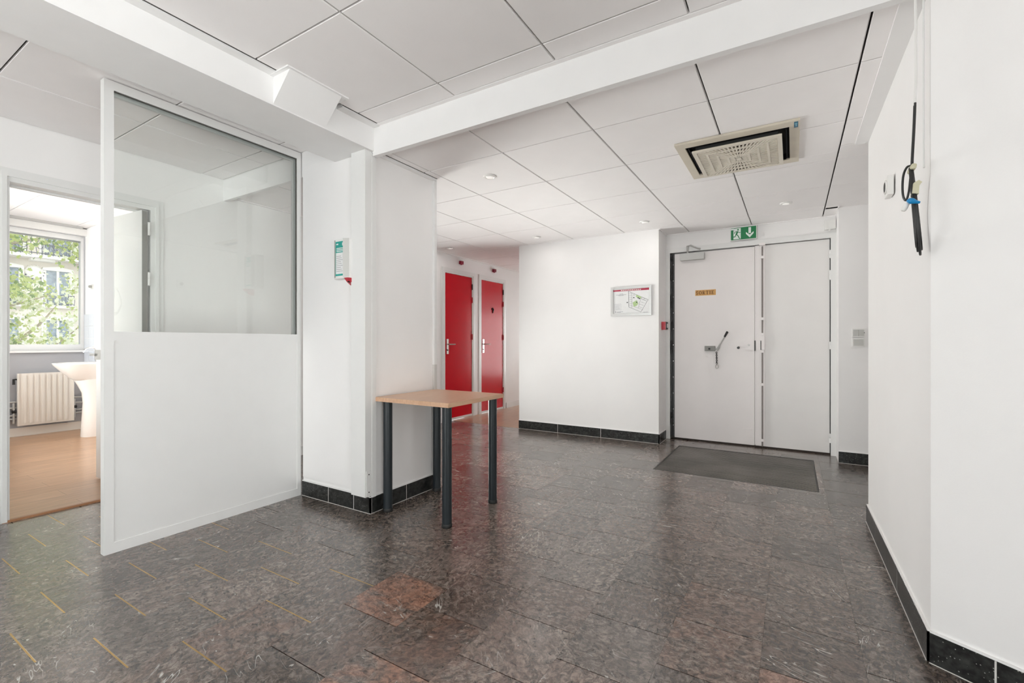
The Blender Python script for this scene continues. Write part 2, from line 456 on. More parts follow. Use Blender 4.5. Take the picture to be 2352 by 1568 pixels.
fw = struct('floor_washroom', B((-8.05, -4.19, 0.2, 2.26, -0.10, 0.0)), WOODF, 'pale wood laminate floor beyond the open doorway', 'floor')
fc = struct('floor_corridor', B((-4.33, -1.30, 5.202, 9.2, -0.0995, 0.0005)), WOODF, 'orange wood laminate floor by the red doors', 'floor')
# threshold bar of the doorway
bm = NEW(); prism(bm, [(-4.20, 0), (-4.165, 0), (-4.17, 0.012), (-4.195, 0.012)], 0.80, 1.60, 'y')
obj('threshold_strip', bm, mat('threshold_wood', (0.36, 0.17, 0.08), 0.4), fw)

# ------------------------------------------------------------------ walls
DY0, DY1, DZ = 0.834, 1.575, 2.125       # clear doorway to the washroom
def xwall(bm, x0, x1, spans, z0, z1, ya, yb):
    """wall lying in a plane x = const with openings (y0, y1, z0, z1)"""
    y = ya
    for (a, b, lo, hi) in sorted(spans):
        if a > y: box(bm, x0, x1, y, a, z0, z1)
        if lo > z0: box(bm, x0, x1, a, b, z0, lo)
        if hi < z1: box(bm, x0, x1, a, b, hi, z1)
        y = b
    if y < yb: box(bm, x0, x1, y, yb, z0, z1)
def ywall(bm, y0, y1, spans, z0, z1, xa, xb):
    x = xa
    for (a, b, lo, hi) in sorted(spans):
        if a > x: box(bm, x, a, y0, y1, z0, z1)
        if lo > z0: box(bm, a, b, y0, y1, z0, lo)
        if hi < z1: box(bm, a, b, y0, y1, hi, z1)
        x = b
    if x < xb: box(bm, x, xb, y0, y1, z0, z1)
bm = NEW()
RD = [(5.062, 5.705), (5.948, 6.585)]
xwall(bm, -4.33, XL, [(-2.75, -0.25, 0.05, 2.30), (2.98, 4.72, 0.1, 2.25), (DY0 - 0.03, DY1 + 0.03, 0, DZ + 0.03), (RD[0][0] - .02, RD[0][1] + .02, 0, 2.13), (RD[1][0] - .02, RD[1][1] + .02, 0, 2.13)], 0, ROOF, -3.35, 9.2)
struct('wall_left', bm, PAINT, 'long white wall on the left holding the open doorway and both red doors', 'wall')
bm = NEW(); box(bm, -3.05, -1.262, YB, 7.30, 0, ROOF)
struct('wall_back', bm, PAINT, 'white back wall carrying the framed evacuation plan', 'wall')
bm = NEW()
box(bm, -1.262, 0.368, 5.56, 5.80, 2.19, ROOF); box(bm, -1.262, -1.217, 5.56, 5.80, 0, 2.19); box(bm, 0.325, 0.368, 5.56, 5.80, 0, 2.19)
box(bm, 0.368, 1.35, 5.26, 5.80, 0, ROOF); box(bm, -1.262, 0.368, 5.75, 5.80, 0, 2.19)
struct('wall_entrance', bm, PAINT, 'white wall around the double entrance door with a short return on its right', 'wall')
bm = NEW()
E1 = (CO[0] + CD[0] * 1.5, CO[1] + CD[1] * 1.5)
prism(bm, [(XR, 3.615), (CO[0], CO[1]), (E1[0], E1[1]), (E1[0] + 0.15, E1[1] + 0.1), (E1[0] + 0.15, 3.615)], 0, ROOF)
xwall(bm, E1[0], E1[0] + 0.15, [(-2.9, 0.3, 0.05, 2.35)], 0, ROOF, -3.35, E1[1])
box(bm, 1.20, 1.35, 3.615, 5.26, 0, ROOF)
struct('wall_right', bm, PAINT, 'white right wall that bends outwards at a vertical corner', 'wall')
bm = NEW()
ywall(bm, -3.35, -3.20, [(-3.2, 0.6, 0.05, 2.35)], 0, ROOF, -4.18, E1[0])
struct('wall_rear', bm, PAINT, 'white rear wall with an added wide window behind the viewer', 'wall')
bm = NEW()
ywall(bm, 9.05, 9.20, [(-3.4, -1.3, 0.3, 2.3)], 0, ROOF, -4.18, -0.9); box(bm, -1.05, -0.9, 7.30, 9.05, 0, ROOF)
struct('wall_corridor_end', bm, PAINT, 'white far wall of the corridor with a window', 'wall')
# washroom shell
WX = -7.90
bm = NEW()
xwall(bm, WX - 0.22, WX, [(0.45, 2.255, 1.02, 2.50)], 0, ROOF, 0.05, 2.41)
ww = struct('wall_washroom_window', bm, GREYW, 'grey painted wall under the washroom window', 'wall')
struct('wall_washroom_side', B((WX, -4.33, 2.26, 2.41, 0, ROOF)), PAINT, 'white washroom side wall behind the washbasin', 'wall')
bm = NEW(); ywall(bm, 0.05, 0.20, [(-7.35, -5.05, 0.75, 2.30)], 0, ROOF, WX, -4.33)
struct('wall_washroom_left', bm, PAINT, 'white washroom wall left of the doorway', 'wall')

# column with cable trunking on its front corner
col = thing('column', 'square white column between the glazed partition and the small table', 'column', (-2.71, 2.41, 0), kind='structure')
obj('shaft', B((-3.075, -2.365, YR, 2.715, 0, ROOF)), PAINT, col)
obj('cable_trunking', B((-2.487, -2.352, 2.050, YR, 0.118, 2.40), bevel=0.003), LACQ, col)
obj('cladding_panel', B((-3.060, -2.489, 2.092, YR, 0.140, 2.40), bevel=0.002), PAINT, col)
pl = obj('screw_plate', B((-2.352, -2.3495, 2.058, 2.098, 0.125, 0.285)), LACQ, col)
for z in (0.147, 0.262):
    bm = NEW(); lathe(bm, [(0.004, -2.3500), (0.004, -2.3475)], (0, 2.078, z), 'x', 10); obj('screw', bm, BLACKR, pl)
obj('corner_guard', B((-2.365, -2.350, YR, 2.14, 0.105, 2.40)), LACQ, col)
obj('rear_trunking', B((-2.375, -2.345, 2.715, 2.745, 0.0, 0.95)), mat('trunking_grey', (.6, .59, .57), .5), col)
obj('rear_trunking_cover', B((-2.375, -2.345, 2.715, 2.742, 0.95, 2.37)), LACQ, col)

# ------------------------------------------------------------------ baseboards of black terrazzo pieces with white joints
BH = 0.105
def baseboard(name, label, p0, p1, cuts, side):
    """pieces along p0-p1 (floor points on the wall face); side = unit normal into the room"""
    p0, p1, n = Vector((*p0, 0)), Vector((*p1, 0)), Vector((*side, 0))
    L = (p1 - p0).length; u = (p1 - p0) / L
    root = thing(name, label, 'baseboard', p0, kind='structure')
    ds = [0] + cuts + [L]
    def slab(a, b, t, z0, z1, m, nm):
        bm = NEW(); q = [p0 + u * a, p0 + u * b, p0 + u * b + n * t, p0 + u * a + n * t]
        prism(bm, [(v.x, v.y) for v in q], z0, z1); return obj(nm, bm, m, root)
    for a, b in zip(ds, ds[1:]):
        slab(a + (0.0026 if a else 0), b - (0.0026 if b < L else 0), 0.011, 0.002, BH, TERR, 'baseboard_tile')
    slab(0, L, 0.0106, 0.0, BH - 0.001, GROUT, 'grout')
    slab(0, L, 0.0135, 0.0, 0.0022, GROUT, 'grout_bead')
    slab(0, L, 0.009, BH, BH + 0.006, PAINT, 'top_fillet')
baseboard('baseboard_back', 'black speckled baseboard along the back wall under the framed plan', (-3.05, YB), (-1.262, YB), [0.56, 1.12], (0, -1))
baseboard('baseboard_entrance', 'short black baseboard in the left reveal of the entrance door', (-1.262, YB - .011), (-1.262, 5.50), [0.011], (1, 0))
baseboard('baseboard_column_front', 'black speckled baseboard of three pieces on the column front', (-3.075, YR), (-2.354, YR), [0.297, 0.560], (0, -1))
baseboard('baseboard_column_side', 'black speckled baseboard behind the table leg on the column side', (-2.365, YR - .011), (-2.365, 2.715), [0.011, 0.33], (1, 0))
baseboard('baseboard_right', 'black baseboard along the right wall running toward the entrance', (XR, 3.615), CO, [0.34, 0.95], (-1, 0))
baseboard('baseboard_right_angled', 'black speckled baseboard on the bent wall at the lower right corner', CO, E1, [0.165, 0.8], (CD[1], -CD[0]))
baseboard('baseboard_return', 'short black baseboard under the light switches', (0.368, 5.26), (1.20, 5.26), [0.5], (0, -1))
baseboard('baseboard_left', 'black baseboard left of the open doorway', (XL, -3.2), (XL, 0.79), [0.7, 1.4, 2.1, 2.8, 3.5], (1, 0))
bm = B((XL, XL + .012, 1.70, 5.0, 0, 0.09), (XL, XL + .012, 6.68, 9.05, 0, 0.09))
struct('baseboard_corridor', bm, LACQ, 'white baseboard along the left wall beside the red doors', 'baseboard')

# ------------------------------------------------------------------ ceiling: backing, hung tiles, risers and beam
ce = struct('ceiling', B((-8.12, 1.90, -3.35, 9.2, ROOF, ROOF + 0.1)), VOID, 'suspended ceiling of white panels with dark recessed joints at two levels', 'ceiling')
TH = 0.014
ctile = {}
def ceil_tile(x0, x1, y0, y1, z):
    key = (round(x1 - x0, 4), round(y1 - y0, 4))
    if key not in ctile:
        bm = B((0, key[0], 0, key[1], 0, TH)); low = [e for e in bm.edges if all(v.co.z < 1e-6 for v in e.verts)]
        bmesh.ops.bevel(bm, geom=low, offset=0.0015, segments=1, affect='EDGES')
        bmesh.ops.recalc_face_normals(bm, faces=bm.faces[:])
        me = bpy.data.meshes.new('ceiling_tile'); bm.to_mesh(me); bm.free(); me.materials.append(CEILT); ctile[key] = me
    shared('ceiling_tile', ctile[key], (x0, y0, z), ce)
def grid(xs, ys, z, gx=0.0055, gy=0.0045, runner=True, hole=None):
    backs = NEW(); runs = NEW()
    box(backs, xs[0], xs[-1], ys[0], ys[-1], z + TH + 0.012, z + TH + 0.02)
    for i in range(len(xs) - 1):
        for j in range(len(ys) - 1):
            a, b, c, d = xs[i] + gx, xs[i + 1] - gx, ys[j] + gy, ys[j + 1] - gy
            for q in (cut([(a, b, c, d)], hole) if hole else [(a, b, c, d)]): ceil_tile(q[0], q[1], q[2], q[3], z)
    if runner:
        for x in xs[1:-1]: box(runs, x - 0.0055, x - 0.0020, ys[0], ys[-1], z + 0.006, z + TH + 0.012)
    obj('ceiling_backing', backs, VOID, ce)
    if runner: obj('ceiling_runner', runs, RUNNER, ce)
M = 0.634
AC = (-0.64, 0.037, 3.033, 3.722)          # cassette air conditioner, outer frame
xs1 = [XL] + [0.259 - M * k for k in (6, 5, 4, 3, 2, 1, 0)]
ys1 = [2.135, 2.583, 3.217, 3.851, 4.485, 5.119, 5.21]
hole = (AC[0] + .02, AC[1] - .02, AC[2] + .02, AC[3] - .02)
grid(xs1, ys1, Z1, hole=hole)
grid([0.2591, 0.402], [2.135, 2.583, 3.217, 3.612], Z1, runner=False)
grid([0.2591, 0.893, 1.20], [3.612, 3.851, 4.485, 5.119, 5.26], Z1, gy=0.002, runner=False)
grid([-1.262, -1.003, -0.373, 0.259, 0.368], [5.2105, 5.56], Z1, gy=0.0)
grid([XL, -3.55, -3.05], [5.21, 5.753, 6.387, 7.02, 7.654, 8.288, 9.05], Z1)
grid([-3.05, -2.4, -1.05], [7.30, 8.1, 9.05], Z1, runner=False)
xs2 = [-2.272, -1.642, -1.008, -0.377, 0.257, 0.89, 1.75]
ys2 = [-3.2, -2.51, -1.876, -1.242, -0.608, 0.026, 0.66, 1.294, 1.926, YR - 0.03]
grid(xs2, ys2, Z2)
xs3 = [XL, -3.542, -2.70]
ys3 = [-3.2, -2.51, -1.876, -1.242, -0.608, 0.026, 0.662, 1.297, 1.932, 2.10]
grid(xs3, ys3, Z3)
grid([WX, -7.21, -6.576, -5.942, -5.308, -4.674, -4.33], [0.2, 0.87, 1.505, 2.14, 2.26], Z4, gy=0.004)
obj('ceiling_runner', B((0.2535, 0.2575, 2.135, 5.56, Z1 + 0.006, Z1 + TH + 0.012)), RUNNER, ce)
# perimeter trims
obj('edge_trim', B((-2.33, -2.278, -3.2, 1.405, Z2 - .006, Z2 + .03), (-2.33, -2.278, 1.815, YR, Z2 - .006, Z2 + .03)), BULK, ce)
obj('edge_trim', B((-2.278, 1.75, YR - .03, YR, Z2 - .002, Z2 + .03)), CEILT, ce)
bm = NEW(); prism(bm, [(0.338, 2.14), (0.338, 3.615), (XR + .002, 3.615), (CO[0] + .002, CO[1]), (0.43, 2.14)], Z1 - 0.010, Z1 + 0.02); obj('edge_trim', bm, BULK, ce)
obj('edge_trim', B((-2.365, -2.335, YR, 2.73, Z1 - .016, Z1 + .02)), BULK, ce)
obj('edge_trim', B((XL, XL + .03, 2.14, 9.0, Z1 - .006, Z1 + .02)), CEILT, ce)
obj('edge_trim', B((0.36, 0.368, 5.2, 5.56, Z1 - .01, Z1 + .02), (-1.262, 0.368, 5.545, 5.56, Z1 - .008, Z1 + .02), (-1.262, -1.25, 5.2, 5.56, Z1 - .008, Z1 + .02)), CEILT, ce)
obj('shadow_gap', B((-2.2778, -2.2668, -3.2, 1.40, Z2 + .002, Z2 + .02), (-2.2778, -2.2668, 1.815, YR - .03, Z2 + .002, Z2 + .02)), VOID, ce)
obj('shadow_gap', B((-2.335, -2.328, YR + .03, 2.73, Z1 - .0012, Z1 + .01)), VOID, ce)
# long box beam on the left and the step between the two ceiling levels
obj('beam', B((-2.70, -2.33, -3.2, 2.12, 2.365, ROOF)), BULK, ce)
obj('riser', B((-2.34, 1.75, YR - .003, YR + .032, 2.335, ROOF)), BULK, ce)
obj('riser', B((XL, -3.06, YR - .003, YR + .032, 2.335, ROOF), (-3.06, -2.70, 2.098, 2.11, 2.365, ROOF)), BULK, ce)
# wedge-shaped cover fixed to the beam
wc = thing('wedge_cover', 'white wedge-shaped box between the beam side and the ceiling', 'cover', (-2.25, 1.575, 2.37))
bm = NEW(); prism(bm, [(-2.3295, 2.372), (-2.3295, 2.513), (-2.185, 2.513)], 1.420, 1.735, 'y'); obj('cover_body', bm, BULK, wc)
obj('cover_rim', B((-2.329, -2.172, 1.400, 1.775, 2.5125, 2.5195)), BULK, wc)

# ------------------------------------------------------------------ washroom doorway (door 1), open leaf
d1 = thing('door_1', 'white open door and frame leading to the washroom with the window', 'door', (-4.25, 1.2, 0), kind='structure')
def casing(bm, x0, x1, ya, yb, zt, wd):
    box(bm, x0, x1, ya - wd, ya, 0, zt + wd); box(bm, x0, x1, yb, yb + wd, 0, zt + wd); box(bm, x0, x1, ya, yb, zt, zt + wd)
bm = NEW(); casing(bm, -4.335, XL + 0.004, DY0, DY1, DZ, 0.03); obj('frame', bm, LACQ, d1)
bm = NEW(); casing(bm, XL, XL + 0.014, DY0 - .012, DY1 + .03, DZ + .03, 0.022); casing(bm, XL, XL + 0.008, DY0 - .034, DY1 + .052, DZ + .052, 0.03); bev(bm, .003, 1); obj('casing', bm, LACQ, d1)
bm = NEW(); casing(bm, -4.29, -4.262, DY0 + .012, DY1 - .012, DZ - .012, 0.014); obj('stop', bm, LACQ, d1)
ang = R(4)
def leafpt(s, t, z):   # s along leaf, t across
    return (-4.175 - s * math.cos(ang) - t * math.sin(ang), 1.518 - s * math.sin(ang) + t * math.cos(ang), z)
def leafbox(bm, s0, s1, t0, t1, z0, z1):
    vs = box(bm, s0, s1, t0, t1, z0, z1)
    for v in vs: v.co = leafpt(*v.co)
bm = NEW(); leafbox(bm, 0, 0.72, 0, 0.038, 0.012, 2.115); lf = obj('leaf', bm, mat('leaf_lacquer', (0.74, 0.74, 0.73), 0.16, spec=0.6), d1)
bm = NEW(); leafbox(bm, -0.001, 0.0, 0.002, 0.036, 0.013, 2.112); obj('leaf_edge', bm, GREYM, lf)
for z in (0.30, 1.55, 1.93):
    bm = NEW(); lathe(bm, [(0.009, z), (0.009, z + .05), (.008, z + .052), (.009, z + .054), (0.009, z + .1)], (-4.168, 1.562, 0), 'z', 10); obj('hinge', bm, PLAST, d1, True)
bm = NEW(); leafbox(bm, 0.50, 0.66, -0.004, 0, 1.725, 1.80); pp = obj('door_plate', bm, PLASTG, lf)
bm = NEW(); leafbox(bm, 0.505, 0.655, -0.0055, -0.004, 1.731, 1.794); obj('plate_face', bm, PLAST, pp)
bm = NEW(); leafbox(bm, 0.60, 0.615, -0.05, 0, 0.98, 1.06); leafbox(bm, 0.60, 0.70, -0.05, -0.038, 1.01, 1.03); bev(bm, .003, 1); obj('handle', bm, STEEL, lf)

# ------------------------------------------------------------------ glazed partition screen
PA = thing('glazed_partition', 'tall white partition screen with glass above a solid lower panel', 'partition', (-3.107, 1.53, 0))
px0, px1, py0, py1 = -3.130, -3.085, 0.957, 2.092
PT = 2.508
obj('end_post', B((px0, px1, py0, py0 + .042, 0, PT), bevel=.002), LACQ, PA)
obj('wall_post', B((px0, px1, py1 - .030, py1, 0, PT), bevel=.002), LACQ, PA)
obj('top_rail', B((px0, px1, py0 + .042, py1 - .030, 2.460, PT), bevel=.002), LACQ, PA)
obj('mid_rail', B((px0, px1, py0 + .042, py1 - .030, 1.130, 1.178), bevel=.002), LACQ, PA)
obj('bottom_rail', B((px0, px1, py0 + .042, py1 - .030, 0, 0.055), bevel=.002), LACQ, PA)
obj('lower_panel', B((px0 + .006, px1 - .004, py0 + .042, py1 - .030, 0.055, 1.130)), LACQ, PA)
obj('glass_pane', B((px0 + .020, px0 + .026, py0 + .040, py1 - .028, 1.175, 2.463)), GLASS, PA)
gy0, gy1 = py0 + .042, py1 - .030
obj('gasket', B((px1 - .012, px1 - .006, gy0, gy1, 2.4545, 2.460), (px1 - .012, px1 - .006, gy1 - .0045, gy1, 1.178, 2.4545)), mat('gasket_dark', (0.10, 0.095, 0.085), 0.6), PA)
obj('glazing_bead', B((px0 + .003, px0 + .019, gy0, gy1, 2.438, 2.460), (px0 + .003, px0 + .019, gy1 - .022, gy1, 1.178, 2.438)), LACQ, PA)

# ------------------------------------------------------------------ red doors
def red_door(name, label, ya, yb, mark):
    d = thing(name, label, 'door', (XL, (ya + yb) / 2, 0), kind='structure')
    bm = NEW(); casing(bm, -4.33, XL + .006, ya, yb, 2.108, 0.022); casing(bm, XL, XL + .012, ya - .02, yb + .02, 2.128, 0.05); obj('frame', bm, LACQ, d)
    lf = obj('leaf', B((XL - .045, XL - .004, ya + .004, yb - .004, 0.03, 2.104)), RED, d)
    obj('bottom_seal', B((XL - .004, XL + .004, ya + .004, yb - .004, 0.006, 0.035)), LACQ, d)
    ph = obj('handle_plate', B((XL - .004, XL + .004, ya + .035, ya + .078, 0.955, 1.168), bevel=.002), STEEL, lf)
    bm = NEW(); tube(bm, [(XL, ya + .056, 1.092), (XL + .045, ya + .056, 1.092), (XL + .05, ya + .065, 1.092), (XL + .05, ya + .17, 1.092)], .009, 8); obj('lever', bm, STEEL, ph, True)
    bm = NEW(); lathe(bm, [(0.011, XL + .004), (0.011, XL + .009)], (0, ya + .056, 1.01), 'x', 12); obj('key_cylinder', bm, DARKM, ph)
    for z in (0.28, 1.16, 1.72, 1.92):
        bm = NEW(); lathe(bm, [(0.008, z), (0.008, z + .085)], (XL + .006, yb - .002, 0), 'z', 8); obj('hinge', bm, REDP if z < 1.8 else DARKM, d, True)
    if mark:   # small black key-hook shaped mark
        bm = NEW(); tube(bm, [(XL - .002, 6.243, 1.655), (XL + .004, 6.268, 1.672), (XL + .004, 6.285, 1.65), (XL + .004, 6.272, 1.625), (XL + .002, 6.274, 1.595)], [.008, .014, .014, .010, .005], 8)
        obj('coat_hook', bm, BLACKR, lf, True)
red_door('door_2', 'glossy red door nearer the column, without a hook', *RD[0], False)
red_door('door_3', 'glossy red door farther along, with a small black mark', *RD[1], True)
for (ya, lab) in ((5.41, 'small dark red alarm beacon above the nearer red door'), (6.29, 'small dark red alarm beacon above the farther red door')):
    t = thing('alarm_beacon', lab, 'alarm', (XL, ya, 2.25), group='beacons above the red doors')
    obj('base', B((XL, XL + .03, ya - .028, ya + .028, 2.312, 2.328), bevel=.004), PLAST, t)
    bm = NEW(); box(bm, XL, XL + .042, ya - .030, ya + .030, 2.266, 2.312); bev(bm, .006, 2); obj('red_body', bm, mat('dark_red_plastic', (0.26, 0.006, 0.03), 0.3), t, True)
    bm = NEW(); lathe(bm, [(.017, 2.266), (.013, 2.257)], (XL + .021, ya, 0), 'z', 14); obj('lens', bm, mat('dark_red_plastic', (0.26, 0.006, 0.03), 0.3), t, True)

# ------------------------------------------------------------------ double entrance door
d4 = thing('door_4', 'pale grey-pink double entrance door with lever lock and vertical bolt', 'door', (-0.45, YD, 0), kind='structure')
bm = NEW(); F0, F1 = -1.217, 0.325
box(bm, -1.262, F0, 5.535, 5.565, 0, 2.155); box(bm, F1, 0.368, 5.535, 5.565, 0, 2.155); box(bm, -1.262, 0.368, 5.535, 5.565, 2.155, 2.205)
box(bm, -1.262, 0.368, 5.548, 5.565, 2.205, 2.212); bev(bm, .003, 1)
obj('frame', bm, LACQ, d4)
l1 = obj('leaf', B((-1.172, -0.345, YD, YD + .05, 0.018, 2.146), bevel=.002), DOORW, d4)
l2 = obj('leaf', B((-0.340, 0.318, YD, YD + .05, 0.018, 2.150), bevel=.002), mat('door_paint_grey', (0.83, 0.805, 0.79), 0.38, noise=.015, nscale=4), d4)
obj('edge_plate', B((-0.470, -0.352, YD - .004, YD, 0.10, 2.06), bevel=.0015), DOORW, l1)
obj('edge_angle', B((-0.360, -0.345, YD - .018, YD - .003, 0.03, 2.135), bevel=.0015), DOORW, l1)
obj('bottom_patch', B((-0.46, -0.37, YD - .007, YD - .004, 0.10, 0.19)), DOORW, l1)
obj('top_patch', B((-0.46, -0.362, YD - .007, YD - .004, 1.99, 2.07)), DOORW, l1)
obj('meeting_stile', B((-0.343, -0.245, YD - .012, YD, 0.03, 2.150), bevel=.002), DOORW, l2)
obj('threshold_gap', B((F0, F1, YD + .005, YD + .05, 0.0005, 0.017)), JOINT, d4)
# black steel hinge side
hs = obj('hinge_strip', B((F0 + .001, -1.196, 5.562, 5.62, 0.02, 2.148), (-1.192, -1.1745, 5.562, 5.62, 0.02, 2.148)), DARKM, d4)
for zc, hh in ((1.91, .145), (1.595, .16), (1.065, .155), (0.24, .145), (2.09, .06)):
    bm = NEW(); lathe(bm, [(.011, zc - hh / 2), (.011, zc - .004), (.0095, zc - .002), (.0095, zc + .002), (.011, zc + .004), (.011, zc + hh / 2)], (-1.202, 5.552, 0), 'z', 10); obj('hinge', bm, DARKM, hs, True)
for i in range(11):
    bm = NEW(); lathe(bm, [(.005, 5.5615), (.003, 5.559)], (-1.183, 0, 0.16 + i * 0.186), 'y', 8); obj('rivet', bm, STEEL, hs)
# closer
dc = obj('door_closer', B((-1.10, -0.845, 5.515, YD, 2.055, 2.132), bevel=.008), SILV, l1)
bm = NEW(); tube(bm, [(-1.02, 5.53, 2.125), (-1.02, 5.525, 2.215), (-0.985, 5.505, 2.215), (-0.91, 5.52, 2.178), (-0.885, 5.535, 2.172)], [.011, .011, .009, .008, .012], 8); obj('closer_arm', bm, SILV, dc, True)
# lever lock
lk = obj('lock_case', B((-0.842, -0.735, 5.545, YD, 1.022, 1.080), bevel=.003), GREYM, l1)
bm = NEW(); lathe(bm, [(.011, 5.546), (.011, 5.541), (.006, 5.540)], (-0.792, 0, 1.048), 'y', 12); obj('key_cylinder', bm, BLACKR, lk)
bm = NEW(); tube(bm, [(-0.735, 5.555, 1.045), (-0.705, 5.540, 1.045)], .009, 8); obj('spindle', bm, SILV, lk, True)
bm = NEW(); tube(bm, [(-0.712, 5.535, 1.030), (-0.700, 5.535, 1.055), (-0.688, 5.533, 1.085), (-0.672, 5.531, 1.115), (-0.632, 5.528, 1.185)], [.011, .013, .010, .0065, .0065], 8); lv = obj('lever', bm, SILV, lk, True)
bm = NEW(); tube(bm, [(-0.636, 5.528, 1.178), (-0.630, 5.528, 1.19), (-0.608, 5.526, 1.232), (-0.604, 5.526, 1.238)], [.009, .011, .012, .008], 10); obj('lever_grip', bm, DARKM, lv, True)
bm = NEW()
for i in range(9):
    zc = 1.005 - i * 0.0145; c = (-0.719 + 0.0004 * i, 5.545, zc)
    a = (1, 0) if i % 2 == 0 else (0, 1)
    tube(bm, [(c[0] + .007 * math.cos(q) * a[0], c[1] + .007 * math.cos(q) * a[1], c[2] + .011 * math.sin(q)) for q in [2 * math.pi * s / 10 for s in range(10)]], .0028, 6, True)
ch = obj('chain', bm, DARKM, lk, True)
bm = NEW(); tube(bm, [(-0.715 + .014 * math.cos(q), 5.545, 0.852 + .022 * math.sin(q)) for q in [2 * math.pi * s / 16 for s in range(16)]], .0035, 6, True); obj('ring', bm, STEEL, ch, True)
# latch on the meeting edge
lt = obj('latch_case', B((-0.430, -0.348, 5.552, YD, 1.036, 1.132), bevel=.003), DOORW, l1)
bm = NEW(); lathe(bm, [(.007, 5.552), (.007, 5.53), (.012, 5.528), (.014, 5.518), (.010, 5.512)], (-0.498, 0, 1.062), 'y', 12); obj('latch_knob', bm, DARKM, l1, True)
bm = NEW(); lathe(bm, [(.010, 5.553), (.009, 5.548)], (-0.400, 0, 1.09), 'y', 12); obj('latch_cylinder', bm, SILV, lt)
kp = obj('keeper', B((-0.328, -0.288, 5.545, YD - .012, 1.040, 1.136), bevel=.002), DOORW, l2)
obj('keeper_edge', B((-0.2885, -0.283, 5.544, YD - .012, 1.038, 1.138)), BLACKR, kp)
obj('latch_gap', B((-0.347, -0.337, 5.552, 5.558, 1.030, 1.140)), BLACKR, lt)
# vertical bolt rod
bm = NEW(); tube(bm, [(-0.272, 5.546, 0.02), (-0.272, 5.546, 2.135)], .0075, 10); rod = obj('bolt_rod', bm, RODM, l2, True)
for zc in (2.02, 1.37, 1.205, 1.025, 0.675, 0.085):
    obj('rod_guide', B((-0.288, -0.256, 5.535, YD - .012, zc - .014, zc + .014), bevel=.003), DOORW, rod)
obj('rod_box', B((-0.280, -0.250, 5.532, YD - .012, 1.04, 1.19), bevel=.002), DOORW, rod)
obj('top_keep', B((-0.300, -0.244, 5.525, 5.556, 2.145, 2.170), bevel=.003), DOORW, rod)
for zc, hh in ((1.995, .08), (1.787, .095), (1.09, .075), (0.17, .09)):
    bm = NEW(); lathe(bm, [(.010, zc - hh / 2), (.010, zc - .002), (.009, zc), (.010, zc + .002), (.010, zc + hh / 2)], (0.322, 5.545, 0), 'z', 10); obj('hinge', bm, LACQ, d4, True)
obj('door_gap', B((0.3185, 0.3245, YD - .004, YD + .03, 0.02, 2.15)), BLACKR, d4)

# ------------------------------------------------------------------ flat print helper: polygons on a plane facing -y
def flat(bm, pts, y, t=0.0008):
    """pts in (x, z), extruded from y towards the viewer"""
    area = sum(pts[i][0] * pts[(i + 1) % len(pts)][1] - pts[(i + 1) % len(pts)][0] * pts[i][1] for i in range(len(pts)))
    if area < 0: pts = pts[::-1]
    prism(bm, pts, y - t, y, 'y')
def rect(x0, x1, z0, z1): return [(x0, z0), (x1, z0), (x1, z1), (x0, z1)]
def stroke(pts, wd):
    out, back = [], []
    for i in range(len(pts)):
        a = pts[max(i - 1, 0)]; b = pts[min(i + 1, len(pts) - 1)]
        dx, dz = b[0] - a[0], b[1] - a[1]; l = math.hypot(dx, dz) or 1
        ww_ = wd[i] if isinstance(wd, (list, tuple)) else wd
        nx, nz = -dz / l * ww_ / 2, dx / l * ww_ / 2
        out.append((pts[i][0] + nx, pts[i][1] + nz)); back.append((pts[i][0] - nx, pts[i][1] - nz))
    return out + back[::-1]
def strokes(bm, pts, wd, y, t=0.0008):
    """polyline drawn segment by segment so that every polygon stays convex"""
    for i in range(len(pts) - 1):
        flat(bm, stroke([pts[i], pts[i + 1]], wd), y, t)

# SORTIE sticker
st = thing('exit_sticker', 'small orange sticker reading SORTIE on the entrance door', 'sign', (-0.836, YD, 1.648))
obj('backing', B((-0.944, -0.729, YD - .0025, YD - .0003, 1.649, 1.712)), ORANGE, st)
bm = NEW(); yy = YD - .0025; h0, h1 = 1.660, 1.701; hh = h1 - h0; cw = 0.0305; x = -0.938
def arc(cx, cz, rx, rz, a0, a1, n=8): return [(cx + rx * math.cos(R(a0 + (a1 - a0) * i / n)), cz + rz * math.sin(R(a0 + (a1 - a0) * i / n))) for i in range(n + 1)]
T, t_ = 0.0072, 0.0032
# S
cx = x + .012; s1 = arc(cx, h1 - hh * .27, .0085, hh * .25, 20, 270, 8); s2 = arc(cx, h0 + hh * .27, .0085, hh * .25, 90, -160, 8)
strokes(bm, s1, .0055, yy); strokes(bm, s2, .0055, yy)
flat(bm, rect(cx + .006, cx + .009, h1 - .014, h1), yy); flat(bm, rect(cx - .009, cx - .006, h0, h0 + .014), yy); x += .030
# O
cx = x + .017; o1 = arc(cx, (h0 + h1) / 2, .0125, hh * .46, 0, 360, 20)
for i in range(20):
    ww_ = t_ + (T - t_) * abs(math.cos(R(i * 18 + 9))); flat(bm, stroke([o1[i], o1[i + 1]], ww_), yy)
x += .038
# R
def stem(xc):
    flat(bm, rect(xc - T / 2, xc + T / 2, h0, h1), yy); flat(bm, rect(xc - T, xc + T, h0, h0 + .003), yy); flat(bm, rect(xc - T, xc + T, h1 - .003, h1), yy)
stem(x + .008); strokes(bm, [(x + .008, h1 - .0015)] + arc(x + .016, h1 - hh * .26, .0085, hh * .23, 90, -90, 6) + [(x + .008, h0 + hh * .5)], .0042, yy)
strokes(bm, [(x + .014, h0 + hh * .5), (x + .027, h0 + .002)], T * .9, yy); flat(bm, rect(x + .024, x + .032, h0, h0 + .003), yy); x += .037
